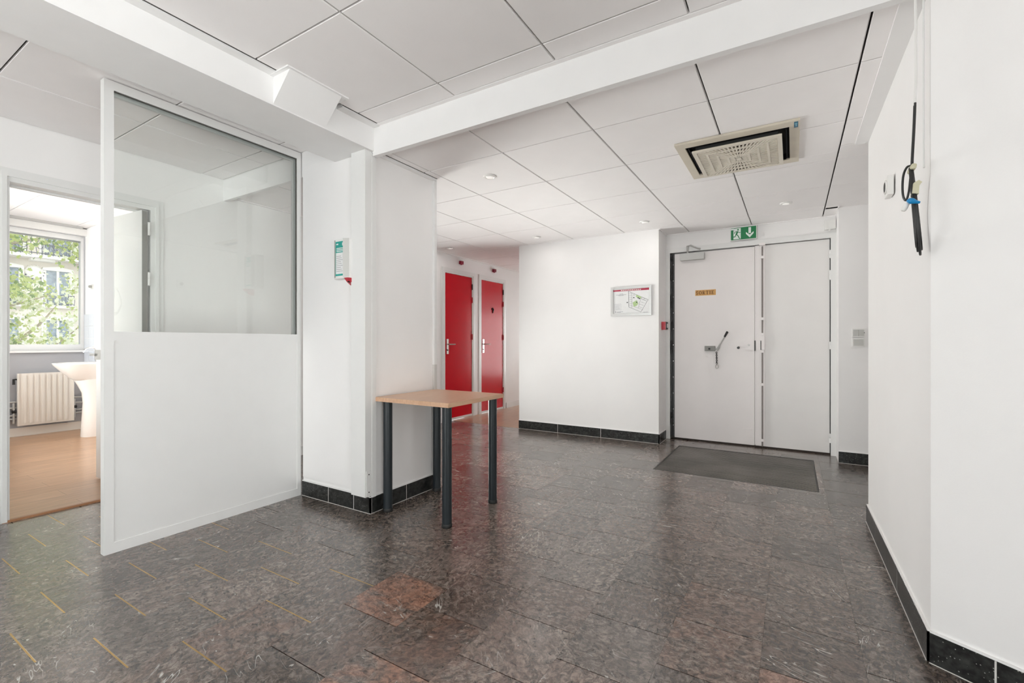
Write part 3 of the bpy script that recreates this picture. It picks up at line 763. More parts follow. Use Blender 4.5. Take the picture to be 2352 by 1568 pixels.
# T
stem(x + .015); flat(bm, rect(x, x + .030, h1 - .0035, h1), yy); flat(bm, rect(x, x + .003, h1 - .012, h1), yy); flat(bm, rect(x + .027, x + .030, h1 - .012, h1), yy); x += .036
# I
stem(x + .008); x += .0205
# E
stem(x + .008)
for zz in (h0 + .0016, (h0 + h1) / 2, h1 - .0016): flat(bm, rect(x + .008, x + (.026 if zz != (h0 + h1) / 2 else .020), zz - .0016, zz + .0016), yy)
flat(bm, rect(x + .0235, x + .0265, h0, h0 + .011), yy); flat(bm, rect(x + .0225, x + .0255, h1 - .010, h1), yy); flat(bm, rect(x + .0185, x + .021, (h0 + h1) / 2 - .005, (h0 + h1) / 2 + .005), yy)
obj('lettering', bm, BROWNP, st)

# exit pictogram sign
es = thing('emergency_exit_sign', 'green running-man sign with white down arrow above the entrance door', 'sign', (-0.45, 5.53, 2.22))
SX0, SX1, SZ0, SZ1 = -0.570, -0.328, 2.226, 2.356; ys = 5.520
obj('housing', B((SX0 - .006, SX1 + .006, ys, 5.548, SZ0 - .006, SZ1 + .006), bevel=.004), PLAST, es)
obj('green_face', B((SX0, SX1, ys - .0015, ys, SZ0, SZ1)), GREENS, es)
bm = NEW(); W_, H_ = SX1 - SX0, SZ1 - SZ0
def S(u, v): return (SX0 + u * W_, SZ0 + v * H_)
yf = ys - .0015
flat(bm, [S(.10, .05), S(.395, .05), S(.395, .95), S(.10, .95)], yf)
flat(bm, [S(.0, .83), S(.12, .83), S(.12, .97), S(.0, .97)], yf)
flat(bm, [S(.70, .93), S(.80, .93), S(.80, .45), S(.70, .45)], yf)
flat(bm, [S(.75, .10), S(.60, .42), S(.60, .57), S(.75, .33)], yf); flat(bm, [S(.75, .10), S(.75, .33), S(.90, .57), S(.90, .42)], yf)
obj('white_symbols', bm, SIGNW, es)
bm = NEW(); y2 = yf - .0008
flat(bm, [(S(.285, .82)[0] + .0085 * math.cos(a), S(.285, .82)[1] + .0085 * math.sin(a)) for a in [2 * math.pi * i / 12 for i in range(12)]], y2)
strokes(bm, [S(.265, .70), S(.215, .43)], .0155, y2)                                   # trunk
strokes(bm, [S(.255, .69), S(.17, .66), S(.13, .53)], .0060, y2); strokes(bm, [S(.275, .69), S(.325, .58), S(.385, .60)], .0060, y2)   # arms
strokes(bm, [S(.22, .45), S(.29, .32), S(.345, .08)], .0085, y2); strokes(bm, [S(.345, .085), S(.385, .09)], .006, y2)                # leg in front
strokes(bm, [S(.205, .45), S(.17, .27), S(.06, .25)], .0085, y2)                       # trailing leg
obj('running_man', bm, GREENS, es)

# framed evacuation plan
ep = thing('evacuation_plan', 'evacuation plan in a silver frame on the back wall', 'sign', (-1.572, YB, 1.425))
ex0, ex1, ez0, ez1 = -1.805, -1.338, 1.425, 1.757
bm = NEW()
for q in ((ex0, ex1, ez0, ez0 + .026), (ex0, ex1, ez1 - .026, ez1), (ex0, ex0 + .026, ez0 + .026, ez1 - .026), (ex1 - .026, ex1, ez0 + .026, ez1 - .026)): box(bm, q[0], q[1], YB - .014, YB - .001, q[2], q[3])
bev(bm, .004, 2); obj('frame', bm, ALU, ep)
obj('paper', B((ex0 + .02, ex1 - .02, YB - .006, YB - .002, ez0 + .02, ez1 - .02)), PAPER, ep)
ix0, ix1, iz0, iz1 = ex0 + .026, ex1 - .026, ez0 + .026, ez1 - .026; iw, ih = ix1 - ix0, iz1 - iz0; yp = YB - .006
def E_(u, v): return (ix0 + u * iw, iz1 - v * ih)
bm = NEW(); flat(bm, [E_(0, .03), E_(1, .0), E_(1, .085), E_(0, .085)], yp); obj('header_band', bm, PRED, ep)
bm = NEW()
for i in range(11):
    u = .22 + i * .052; flat(bm, [E_(u, .035), E_(u + .036, .035), E_(u + .036, .065), E_(u, .065)], yp - .0008)
obj('header_marks', bm, SIGNW, ep)
bm = NEW()
out = [(.43, .10), (.965, .48), (.80, .90), (.77, .96), (.44, .74), (.43, .10)]
strokes(bm, [E_(*p) for p in out], .0026, yp)
for i in range(1, 8):      # rooms down the left side
    v = .10 + .64 * i / 8; flat(bm, stroke([E_(.43, v), E_(.53, v + .03)], .0013), yp)
strokes(bm, [E_(.53, .17), E_(.53, .78)], .0014, yp); strokes(bm, [E_(.55, .25), E_(.93, .53)], .0014, yp)
strokes(bm, [E_(.53, .70), E_(.83, .87)], .0014, yp); strokes(bm, [E_(.78, .36), E_(.70, .80)], .0014, yp)
for i in range(5): flat(bm, stroke([E_(.60 + i * .07, .21 + i * .05), E_(.57 + i * .07, .28 + i * .05)], .0013), yp)
for i in range(4): flat(bm, stroke([E_(.93 - i * .04, .53 + i * .09), E_(.80 - i * .03, .46 + i * .09)], .0013), yp)
for c in ((.58, .37), (.70, .385), (.66, .56), (.40, .555), (.735, .42)):
    flat(bm, [E_(c[0] - .018, c[1] - .018), E_(c[0] + .018, c[1] - .018), E_(c[0] + .018, c[1] + .018), E_(c[0] - .018, c[1] + .018)], yp - .0009)
obj('plan_lines', bm, INK, ep)
bm = NEW(); flat(bm, [E_(.545, .57), E_(.66, .48), E_(.70, .62), E_(.66, .70), E_(.58, .74)], yp - .0004); flat(bm, [E_(.65, .26), E_(.79, .35), E_(.77, .42), E_(.64, .35)], yp - .0004); obj('plan_green', bm, PGREEN, ep)
bm = NEW()
for (u0, u1, v) in ((.18, .28, .19), (.08, .37, .225), (.15, .30, .25), (.10, .28, .92), (.10, .22, .945), (.84, .96, .965)): flat(bm, [E_(u0, v), E_(u1, v - .004), E_(u1, v + .012), E_(u0, v + .016)], yp)
strokes(bm, [E_(.05, .60), E_(.22, .60), E_(.22, .86), E_(.05, .86), E_(.05, .60)], .0014, yp)
for i in range(6): flat(bm, [E_(.065, .635 + i * .036), E_(.19, .635 + i * .036), E_(.19, .645 + i * .036), E_(.065, .645 + i * .036)], yp)
flat(bm, [E_(.05, .90), E_(.085, .90), E_(.085, .955), E_(.05, .955)], yp)
obj('legend', bm, INKG, ep)['kind'] = 'stuff'

# red manual call point in the reveal
cp = thing('manual_call_point', 'red fire call point on the left reveal of the entrance door', 'alarm', (-1.245, 5.36, 1.262))
obj('red_box', B((-1.262, -1.218, 5.325, 5.40, 1.262, 1.352), bevel=.004), REDP, cp)
obj('white_face', B((-1.219, -1.213, 5.334, 5.392, 1.270, 1.345), bevel=.002), PLAST, cp)
obj('black_cover', B((-1.2145, -1.207, 5.330, 5.396, 1.266, 1.349), bevel=.003), BLACKR, cp)
obj('operating_window', B((-1.2075, -1.205, 5.345, 5.381, 1.285, 1.330)), PLAST, cp)

# white junction box above the door's right corner
jb = thing('junction_box', 'small white box high above the right corner of the entrance door', 'box', (0.318, 5.53, 2.222))
obj('body', B((0.272, 0.364, 5.505, 5.559, 2.236, 2.327), bevel=.006), PLAST, jb)
obj('cover', B((0.280, 0.356, 5.4995, 5.506, 2.244, 2.319), bevel=.003), PLAST, jb)
bm = NEW(); lathe(bm, [(.010, 2.222), (.012, 2.2365)], (0.318, 5.53, 0), 'z', 12); obj('cable_gland', bm, PLAST, jb)

# switches on the short return wall
for (z0, z1, lab, dbl) in ((1.168, 1.246, 'upper double rocker switch on the short wall right of the entrance', True), (1.078, 1.160, 'lower single plate below the double switch right of the entrance', False)):
    s = thing('light_switch', lab, 'switch', (0.515, 5.26, z0), group='switches beside the entrance')
    obj('plate', B((0.469, 0.561, 5.236, 5.26, z0, z1), bevel=.005), PLAST, s)
    if dbl:
        for a in (0.476, 0.5165): obj('rocker', B((a, a + .038, 5.231, 5.237, z0 + .010, z1 - .010), bevel=.002), PLASTG, s)
        bm = NEW(); lathe(bm, [(.004, 5.2355), (.003, 5.234)], (.5575, 0, z0 + .04), 'y', 8); obj('indicator', bm, DARKM, s)
    else: obj('rocker', B((0.478, 0.552, 5.232, 5.237, z0 + .012, z1 - .012), bevel=.002), PLASTG, s)

# ------------------------------------------------------------------ recessed entrance mat
em = thing('entrance_mat', 'recessed dark metal slat mat in front of the entrance door', 'mat', ((MX0 + MX1) / 2, (MY0 + MY1) / 2, -0.01))
obj('pan', B((MX0, MX1, MY0, MY1, -0.0118, -0.0105)), BLACKR, em)
bm = NEW(); f = .010
for q in ((MX0, MX1, MY0, MY0 + f), (MX0, MX1, MY1 - f, MY1), (MX0, MX0 + f, MY0 + f, MY1 - f), (MX1 - f, MX1, MY0 + f, MY1 - f)): box(bm, *q, -0.0105, 0.0008)
obj('mat_frame', bm, mat('mat_frame_metal', (.05, .046, .043), .4, metal=.6), em)
bm = NEW(); n = 44; pit = (MY1 - MY0 - 2 * f) / n
rm = random.Random(5)
for i in range(n):
    y = MY0 + f + pit * i; dz = rm.uniform(-.0015, 0)
    box(bm, MX0 + f, MX1 - f, y + pit * .24, y + pit * .80, -0.0105, -0.0008 + dz)
o = obj('mat_slats', bm, mat('mat_slat', (0.17, 0.155, 0.142), 0.42, metal=0.25, noise=0.35, nscale=2.2), em); o['kind'] = 'stuff'
obj('mat_surround', B((MX1 + .004, MX1 + .034, MY0, MY1, -.008, .0007)), STONE, em).color = (0.2, 1, 0, 1)

# ------------------------------------------------------------------ cassette air conditioner in the ceiling
ac = thing('air_conditioner', 'yellowed square ceiling air conditioner with slotted grille', 'air conditioner', ((AC[0] + AC[1]) / 2, (AC[2] + AC[3]) / 2, 2.34))
ax0, ax1, ay0, ay1 = AC
i0, i1, j0, j1 = ax0 + .052, ax1 - .052, ay0 + .068, ay1 - .066
bm = NEW()
for q in ((ax0, ax1, ay0, j0), (ax0, ax1, j1, ay1), (ax0, i0, j0, j1), (i1, ax1, j0, j1)): box(bm, q[0], q[1], q[2], q[3], 2.360, 2.374)
bev(bm, .003, 1); obj('panel_frame', bm, BEIGE, ac)
obj('housing', B((i0 - .01, i1 + .01, j0 - .01, j1 + .01, 2.45, 2.46), (i0 - .01, i0, j0 - .01, j1 + .01, 2.372, 2.45), (i1, i1 + .01, j0 - .01, j1 + .01, 2.372, 2.45), (i0, i1, j0 - .01, j0, 2.372, 2.45), (i0, i1, j1, j1 + .01, 2.372, 2.45)), BLACKR, ac)
for q in ((i0 + .02, i1 - .02, j0 + .012, j0 + .020), (i0 + .02, i1 - .02, j1 - .020, j1 - .012)):
    obj('louvre', B((q[0], q[1], q[2], q[3], 2.362, 2.40), bevel=.003), mat('louvre_black', (.012, .011, .013), .7, spec=.1), ac)
for q in ((i0 + .012, i0 + .020, j0 + .03, j1 - .03), (i1 - .020, i1 - .012, j0 + .03, j1 - .03)):
    obj('louvre', B((q[0], q[1], q[2], q[3], 2.362, 2.40), bevel=.003), mat('louvre_black', (.012, .011, .013), .7, spec=.1), ac)
g0, g1, h0_, h1_ = -0.550, -0.052, 3.118, 3.632; GZ = 2.328
gc = ((g0 + g1) / 2, (h0_ + h1_) / 2); gr = obj('filter', B((g0 + .008, g1 - .008, h0_ + .008, h1_ - .008, GZ + .013, GZ + .016)), FILTER, ac)
gb = GZ + .0015
obj('grille_body', B((g0 + .0006, g0 + .005, h0_ + .0006, h1_ - .0006, gb, GZ + .011), (g1 - .005, g1 - .0006, h0_ + .0006, h1_ - .0006, gb, GZ + .011), (g0 + .005, g1 - .005, h0_ + .0006, h0_ + .005, gb, GZ + .011), (g0 + .005, g1 - .005, h1_ - .005, h1_ - .0006, gb, GZ + .011)), BEIGE2, ac)
obj('grille_mount', B((g0 + .02, g1 - .02, h0_ + .02, h1_ - .02, GZ + .017, 2.445)), BLACKR, ac)
bm = NEW(); GW = (g1 - g0) / 2; GH = (h1_ - h0_) / 2
def ring(k0, k1):
    a0, b0, a1, b1 = GW * k0, GH * k0, GW * k1, GH * k1
    cx, cy = gc
    for q in ((cx - a1, cx + a1, cy - b1, cy - b0), (cx - a1, cx + a1, cy + b0, cy + b1), (cx - a1, cx - a0, cy - b0, cy + b0), (cx + a0, cx + a1, cy - b0, cy + b0)): box(bm, *q, GZ, GZ + .010)
for k0, k1 in ((.90, 1.0), (.66, .715), (.44, .495), (.215, .27)): ring(k0, k1)
box(bm, gc[0] - GW * .06, gc[0] + GW * .06, gc[1] - GH * .06, gc[1] + GH * .06, GZ, GZ + .010)
def bar(p, q, wd):
    d = Vector((q[0] - p[0], q[1] - p[1])); d.normalize(); n_ = Vector((-d.y, d.x)) * wd / 2
    prism(bm, [(p[0] + n_.x, p[1] + n_.y), (p[0] - n_.x, p[1] - n_.y), (q[0] - n_.x, q[1] - n_.y), (q[0] + n_.x, q[1] + n_.y)], GZ + .0015, GZ + .012)
for (k0, k1, cnt) in ((.715, .90, 19), (.495, .66, 15), (.27, .44, 11), (.06, .215, 7)):
    for i in range(cnt):
        s = -1 + 2 * (i + .5) / cnt
        for sg in (-1, 1):
            bar((gc[0] + s * GW * k0, gc[1] + sg * GH * k0), (gc[0] + s * GW * k1, gc[1] + sg * GH * k1), 0.0085)
            bar((gc[0] + sg * GW * k0, gc[1] + s * GH * k0), (gc[0] + sg * GW * k1, gc[1] + s * GH * k1), 0.0070)
o = obj('grille_slats', bm, BEIGE2, ac); o['kind'] = 'stuff'
sk = obj('sticker', B((0.008, 0.028, 3.045, 3.125, 2.3590, 2.3600)), BLUEST, ac, )
bm = NEW(); box(bm, 0.011, 0.024, 3.062, 3.078, 2.3585, 2.3591); box(bm, 0.015, 0.022, 3.078, 3.108, 2.3585, 2.3591); obj('sticker_mark', bm, mat('sticker_pale', (.15, .42, .55), .4), sk)

# ------------------------------------------------------------------ recessed ceiling spots
for (sx, sy, lab) in ((-1.957, 2.897, 'small round ceiling spot nearest the column'), (-1.317, 4.82, 'small ceiling spot in front of the framed plan'), (-2.602, 4.852, 'small ceiling spot near the left end of the back wall'),
                      (-0.05, 4.834, 'small ceiling spot right of the exit sign'), (-3.88, 4.816, 'small ceiling spot nearest the red doors')):
    t = thing('ceiling_spot', lab, 'light', (sx, sy, Z1 - .012), group='recessed ceiling spots')
    bm = NEW(); lathe(bm, [(.050, Z1 - .0005), (.048, Z1 - .006), (.036, Z1 - .010), (.030, Z1 - .004)], (sx, sy, 0), 'z', 20); obj('rim', bm, PLAST, t, True)
    bm = NEW(); lathe(bm, [(.030, Z1 - .004), (.026, Z1 - .011), (.012, Z1 - .013)], (sx, sy, 0), 'z', 16); obj('lamp_lens', bm, mat('lamp_lens', (.92, .90, .88), .2, emit=((1, .97, .92), 0.25)), t, True)
    lamp = daylight('ceiling_spot_lamp', (sx, sy, Z1 - .016), (0, 0, 0), .05, .05, 0.7, (1, .97, .93)); lamp.data.shape = 'DISK'

# ------------------------------------------------------------------ small table
tb = thing('side_table', 'small square table with beech top and dark round metal legs', 'table', (-2.05, 2.44, 0))
TX0, TX1, TY0, TY1, TZ = -2.358, -1.738, 2.135, 2.745, 0.759
obj('tabletop', B((TX0, TX1, TY0, TY1, TZ - .027, TZ), bevel=.003), BEECH, tb)
for (lx, ly) in ((-2.300, 2.195), (-1.793, 2.190), (-1.793, 2.690), (-2.300, 2.690)):
    bm = NEW(); seg = 48; prof = []
    for k in range(seg):
        a = 2 * math.pi * k / seg; rr = 0.0295 - (0.0010 if k % 12 == 5 else 0.0)
        prof.append((lx + rr * math.cos(a), ly + rr * math.sin(a)))
    prism(bm, prof, 0.022, TZ - .033); lg = obj('leg', bm, LEGM, tb, True)
    bm = NEW(); lathe(bm, [(.031, 0), (.0325, .004), (.0325, .018), (.0305, .023)], (lx, ly, 0), 'z', 28); obj('foot', bm, BLACKR, lg, True)
    bm = NEW(); lathe(bm, [(.040, TZ - .033), (.040, TZ - .027)], (lx, ly, 0), 'z', 24); obj('mounting_plate', bm, LEGM, lg, True)

# ------------------------------------------------------------------ wall unit with teal notice on the column
wu = thing('wall_notice_unit', 'white wall unit with teal notice and red tab on the column', 'alarm unit', (-2.58, 2.06, 1.50))
bm = NEW(); prism(bm, [(-2.655, 2.092), (-2.655, 2.062), (-2.645, 2.040), (-2.61, 2.026), (-2.515, 2.026), (-2.487, 2.040), (-2.482, 2.062), (-2.482, 2.092)], 1.545, 1.805); bev(bm, .005, 2); obj('body', bm, PLAST, wu, True)
bm = NEW(); prism(bm, [(-2.632, 2.032), (-2.612, 2.016), (-2.612, 2.026)], 1.552, 1.800); prism(bm, [(-2.524, 2.026), (-2.524, 2.014), (-2.490, 2.036)], 1.552, 1.806); obj('side_fin', bm, PLASTG, wu)
NX0, NX1 = -2.609, -2.527; yn = 2.0255
nb = obj('notice_backing', B((NX0, NX1, yn - .002, yn, 1.562, 1.790)), TEALM, wu)
obj('notice_paper', B((NX0 + .005, NX1, yn - .003, yn - .002, 1.574, 1.715)), PAPER, nb)
bm = NEW(); yy = yn - .002
for i, z in enumerate((1.722, 1.732, 1.742)): flat(bm, rect(NX0 + .010, NX1 - .004, z, z + .005), yy)
flat(bm, rect(NX0 + .008, NX0 + .028, 1.768, 1.776), yy); flat(bm, rect(NX1 - .016, NX1 - .004, 1.760, 1.780), yy); obj('notice_white_text', bm, PAPER, nb)
bm = NEW(); yy = yn - .003
for i in range(9): flat(bm, rect(NX0 + .010, NX1 - .010 - (i % 3) * .008, 1.590 + i * .0125, 1.593 + i * .0125), yy)
obj('notice_text', bm, INKG, nb)
bm = NEW(); prism(bm, [(2.020, 1.545), (2.092, 1.545), (2.092, 1.496), (2.075, 1.500), (2.045, 1.520)], -2.522, -2.482, 'x'); bev(bm, .004, 1); rt_ = obj('red_tab', bm, REDP, wu)
bm = NEW(); lathe(bm, [(.006, 2.052), (.004, 2.035)], (-2.500, 0, 1.520), 'y', 10); obj('tab_hole', bm, BLACKR, rt_)

# ------------------------------------------------------------------ socket and hanging cables on the right wall
so = thing('wall_socket', 'white square wall socket with dark opening on the right wall', 'socket', (XR, 2.815, 1.805))
obj('plate', B((XR - .022, XR, 2.768, 2.860, 1.815, 1.905), bevel=.006), PLAST, so)
bm = NEW(); lathe(bm, [(.032, XR - .022), (.032, XR - .028), (.027, XR - .028), (.025, XR - .0235)], (0, 2.814, 1.860), 'x', 24); obj('socket_rim', bm, PLAST, so, True)
bm = NEW(); lathe(bm, [(.022, XR - .0290), (.022, XR - .0282)], (0, 2.814, 1.860), 'x', 20); obj('socket_hole', bm, BLACKR, so)

cb = thing('hanging_cable_coil', 'black and white cables hanging from the ceiling in a taped coil', 'cable', (0.362, 2.13, 1.40))
def ray_pt(s, z, dx=0.0):      # a point on the vertical plane in which the coil hangs
    return (0.364 + dx + s * 0.168, 2.14 + s * 0.985, z)
def smooth_path(pts, n=10):
    out = []; P = [Vector(p) for p in pts]; P = [P[0]] + P + [P[-1]]
    for i in range(1, len(P) - 2):
        for k in range(n):
            t = k / n; a, b, c, d = P[i - 1], P[i], P[i + 1], P[i + 2]
            out.append(0.5 * ((2 * b) + (-a + c) * t + (2 * a - 5 * b + 4 * c - d) * t * t + (-a + 3 * b - 3 * c + d) * t ** 3))
    out.append(P[-2]); return out
bm = NEW(); tube(bm, smooth_path([(0.372, 2.125, 2.515), (0.371, 2.128, 2.30), (0.3725, 2.13, 2.10), (0.369, 2.13, 1.955)]), .0042, 8); obj('white_cable', bm, PLAST, cb, True)
bm = NEW(); tube(bm, smooth_path([(0.3695, 2.13, 1.965), (0.367, 2.13, 1.88), (0.362, 2.13, 1.76), (0.361, 2.13, 1.70)]), .0044, 8); obj('black_drop', bm, CABLE, cb, True)
bm = NEW()
rc = random.Random(11)
for i in range(5):
    wd = 0.062 + 0.010 * rc.random(); top = 1.735 + .006 * rc.random(); low = 1.415 + .045 * rc.random(); dx = -0.0045 + i * .0024
    lean = 0.022
    path = []
    for k in range(28):
        a = 2 * math.pi * k / 28; z = (top + low) / 2 + (top - low) / 2 * math.sin(a)
        narrow = 1.0 - 0.25 * max(0, math.sin(a)); kx = dx * (1.0 - .4 * math.sin(a)) + (1 - (z - low) / (top - low)) * lean - 0.004
        path.append(ray_pt(wd * narrow * math.cos(a) - .005, z, kx))
    tube(bm, path, .0036, 8, True)
obj('coil', bm, CABLE, cb, True)
bm = NEW(); tube(bm, smooth_path([(0.360, 2.13, 1.745), (0.348, 2.13, 1.742), (0.338, 2.128, 1.715), (0.335, 2.126, 1.67), (0.338, 2.126, 1.635), (0.346, 2.127, 1.625), (0.353, 2.129, 1.655), (0.357, 2.13, 1.70)], 6), .0036, 8); obj('loose_loop', bm, CABLE, cb, True)
bm = B((0.354, 0.3705, 2.10, 2.17, 1.725, 1.745)); bmesh.ops.rotate(bm, verts=bm.verts[:], cent=(0.362, 2.13, 1.735), matrix=Matrix.Rotation(R(12), 3, 'Y')); bev(bm, .006, 2); obj('tape', bm, TAPE, cb, True)
bm = NEW(); prism(bm, [(0.3515, 1.632), (0.3690, 1.628), (0.3705, 1.655), (0.3775, 1.666), (0.3690, 1.674), (0.3560, 1.667)], 2.066, 2.094, 'y'); bev(bm, .003, 2); obj('tape', bm, TAPE, cb)
bm = NEW(); tube(bm, smooth_path([(0.338, 2.06, 1.600), (0.341, 2.06, 1.602), (0.348, 2.06, 1.604), (0.357, 2.06, 1.600), (0.368, 2.06, 1.596), (0.371, 2.06, 1.595)], 3), [.003, .006, .008, .009, .010, .0105, .0105, .010, .009, .0075, .006, .005, .0045, .004, .0035, .003], 12); obj('blue_connector', bm, BLUEP, cb, True)
bm = NEW(); tube(bm, [(0.3285, 2.08, 1.577), (0.330, 2.08, 1.580), (0.335, 2.08, 1.589), (0.340, 2.08, 1.599), (0.347, 2.08, 1.613), (0.350, 2.08, 1.620)], [.006, .0080, .0082, .007, .006, .0055], 12); obj('white_connector', bm, PLAST, cb, True)
bm = NEW(); tube(bm, smooth_path([(0.398, 2.160, 2.40), (0.398, 2.160, 2.0), (0.399, 2.160, 1.74)]), .003, 8)
wcb = obj('corner_shadow_line', bm, LACQ, None, True); tag(wcb, 'thin white strand standing in for cable shadow lines at the right wall corner', 'cable')  # added strand in place of the faint cable shadow along the corner

# ------------------------------------------------------------------ washroom: window, shutter, radiator, basin
w1 = thing('window_1', 'white framed washroom window with a view of a tree and stone facade', 'window', (WX - .1, 1.35, 1.02), kind='structure')
wy0, wy1, wz0, wz1 = 0.45, 2.255, 1.02, 2.50
bm = NEW(); q = .055
for r_ in ((wy0, wy1 - .025, wz0, wz0 + .075), (wy0, wy1 - .025, wz1 - .06, wz1), (wy0, wy0 + q, wz0 + .075, wz1 - .06), (wy1 - .025, wy1, wz0, wz1)): box(bm, WX - .10, WX - .04, *r_)
obj('window_frame', bm, LACQ, w1)
obj('glass_pane', B((WX - .073, WX - .067, wy0 + q, wy1 - .02, wz0 + .07, wz1 - .055)), GLASS, w1)
obj('window_sill', B((WX - .22, WX + .04, wy0 - .02, 2.259, 0.995, 1.02), bevel=.004), LACQ, w1)
bm = NEW()
for i in range(5): box(bm, WX - .135, WX - .120, wy0, wy1, 2.43 + i * .022, 2.448 + i * .022)
obj('roller_shutter', bm, PLAST, w1)
obj('shutter_box', B((WX, WX + .06, 0.2, 2.259, 2.50, 2.585), bevel=.004), PLAST, w1)
obj('curtain_rail', B((WX + .06, WX + .14, 0.2, 2.20, 2.578, 2.5995)), SILV, w1)
ra = thing('radiator', 'cream panel radiator under the washroom window', 'radiator', (WX + .08, 1.87, 0.12))
obj('panel', B((WX + .06, WX + .085, 1.635, 2.115, 0.13, 0.75), bevel=.006), CREAM, ra)
rb = [obj('rib', B((WX + .084, WX + .094, 1.672 + i * .052, 1.698 + i * .052, 0.155, 0.725), bevel=.0045), CREAM, ra) for i in range(8)]
for ya_ in (2.113, 1.625): obj('side_cover', B((WX + .05, WX + .095, ya_, ya_ + .012, 0.13, 0.75)), CREAM, ra)
bm = NEW(); tube(bm, [(WX + .05, 1.635, .68), (WX + .05, 1.60, .68), (WX + .05, 1.60, .62)], .012, 8); obj('bleed_valve', bm, DARKM, ra, True)
for z in (0.33, 0.40, 0.20, 0.24):
    bm = NEW(); tube(bm, [(WX + .035, 0.3, z), (WX + .035, 2.25, z + .02)], .011, 8); obj('pipe', bm, SILV, ra, True)
for y_ in (1.60, 2.14):
    bm = NEW(); tube(bm, [(WX + .05, y_, .16), (WX + .05, y_, .40)], .010, 8); obj('riser_pipe', bm, SILV, ra, True)
    bm = NEW(); lathe(bm, [(.02, 1.585), (.02, 1.62)], (WX + .05, y_ - 1.60, .30), 'y', 10); obj('valve', bm, DARKM, ra, True)
struct('baseboard_washroom', B((WX, WX + .012, .2, 2.26, 0, .10), (WX + .012, WX + .03, .2, 2.26, 0.0, 0.006)), CREAM, 'cream baseboard below the radiator', 'baseboard')

wb = thing('pedestal_washbasin', 'white pedestal washbasin seen through the open doorway', 'washbasin', (-7.22, 2.05, 0))
BX, BY = -7.20, 2.02
def superell(a, b, p, n=40, x=0, y=0):
    return [(x + a * math.copysign(abs(math.cos(t)) ** p, math.cos(t)), y + b * math.copysign(abs(math.sin(t)) ** p, math.sin(t))) for t in [2 * math.pi * i / n for i in range(n)]]
def loft(bm, sections, cap=True):
    rings = [[bm.verts.new((p[0], p[1], z)) for p in pts] for pts, z in sections]
    n = len(rings[0])
    for A, Bq in zip(rings, rings[1:]):
        for k in range(n): bm.faces.new((A[k], A[(k + 1) % n], Bq[(k + 1) % n], Bq[k]))
    if cap: bm.faces.new(rings[0][::-1]); bm.faces.new(rings[-1])
bm = NEW()
loft(bm, [(superell(.10, .10, .8, x=BX, y=BY + .06), .66), (superell(.14, .135, .8, x=BX, y=BY + .04), .70), (superell(.22, .185, .75, x=BX, y=BY + .02), .78), (superell(.275, .225, .7, x=BX, y=BY), .855),
          (superell(.285, .232, .7, x=BX, y=BY), .872), (superell(.280, .228, .7, x=BX, y=BY), .880), (superell(.245, .185, .8, x=BX, y=BY - .01), .874), (superell(.20, .15, .8, x=BX, y=BY - .01), .80), (superell(.05, .05, 1, x=BX, y=BY), .75)])
obj('basin', bm, PORC, wb, True)
bm = NEW()
loft(bm, [(superell(.105, .100, .8, x=BX, y=BY + .10), 0), (superell(.100, .095, .8, x=BX, y=BY + .10), .10), (superell(.085, .080, .85, x=BX, y=BY + .10), .40), (superell(.085, .08, .85, x=BX, y=BY + .09), .52), (superell(.105, .10, .85, x=BX, y=BY + .07), .62), (superell(.125, .12, .85, x=BX, y=BY + .055), .69)])
obj('pedestal', bm, PORC, wb, True)
fa = thing('basin_tap', 'chrome mixer tap on the washbasin', 'tap', (BX, 2.17, .878))
bm = NEW(); lathe(bm, [(.024, .876), (.024, .90), (.019, .905), (.019, 1.00), (.015, 1.01)], (BX, 2.18, 0), 'z', 16); obj('body', bm, CHROME, fa, True)
bm = NEW(); tube(bm, smooth_path([(BX, 2.18, .98), (BX, 2.15, 1.045), (BX, 2.10, 1.055), (BX, 2.055, 1.03), (BX, 2.045, 1.0)]), .010, 10); obj('spout', bm, CHROME, fa, True)
bm = NEW(); tube(bm, [(BX, 2.185, 1.01), (BX, 2.19, 1.045), (BX, 2.13, 1.068)], [.014, .012, .008], 10); obj('lever', bm, CHROME, fa, True)
bm = NEW(); tube(bm, smooth_path([(BX, 2.20, .885), (BX, 2.19, .93), (BX, 2.165, .915), (BX, 2.16, .89)]), .009, 8); obj('drain_lever', bm, CHROME, fa, True)
sp = thing('tile_splashback', 'pale blue-white tile splashback behind the washbasin', 'tiles', (-7.2, 2.258, .88))
obj('bedding', B((-7.898, -6.6, 2.2545, 2.2595, .86, 1.485)), GROUT, sp)
for i in range(8):
    for j in range(4):
        if -7.896 + (i + 1) * .155 < -6.6: obj('tile', B((-7.895 + i * .155, -7.743 + i * .155, 2.2475, 2.2545, .865 + j * .155, 1.017 + j * .155)), TILEW, sp)
cl = thing('wall_clip', 'small metal clip on the washroom side wall by the window', 'fitting', (-7.64, 2.25, 1.80))
obj('plate', B((-7.67, -7.61, 2.246, 2.26, 1.80, 1.86), bevel=.003), PLASTG, cl)
bm = NEW(); lathe(bm, [(.018, 2.246), (.016, 2.22), (.008, 2.215)], (-7.64, 0, 1.83), 'y', 12); obj('knob', bm, GREYM, cl, True)

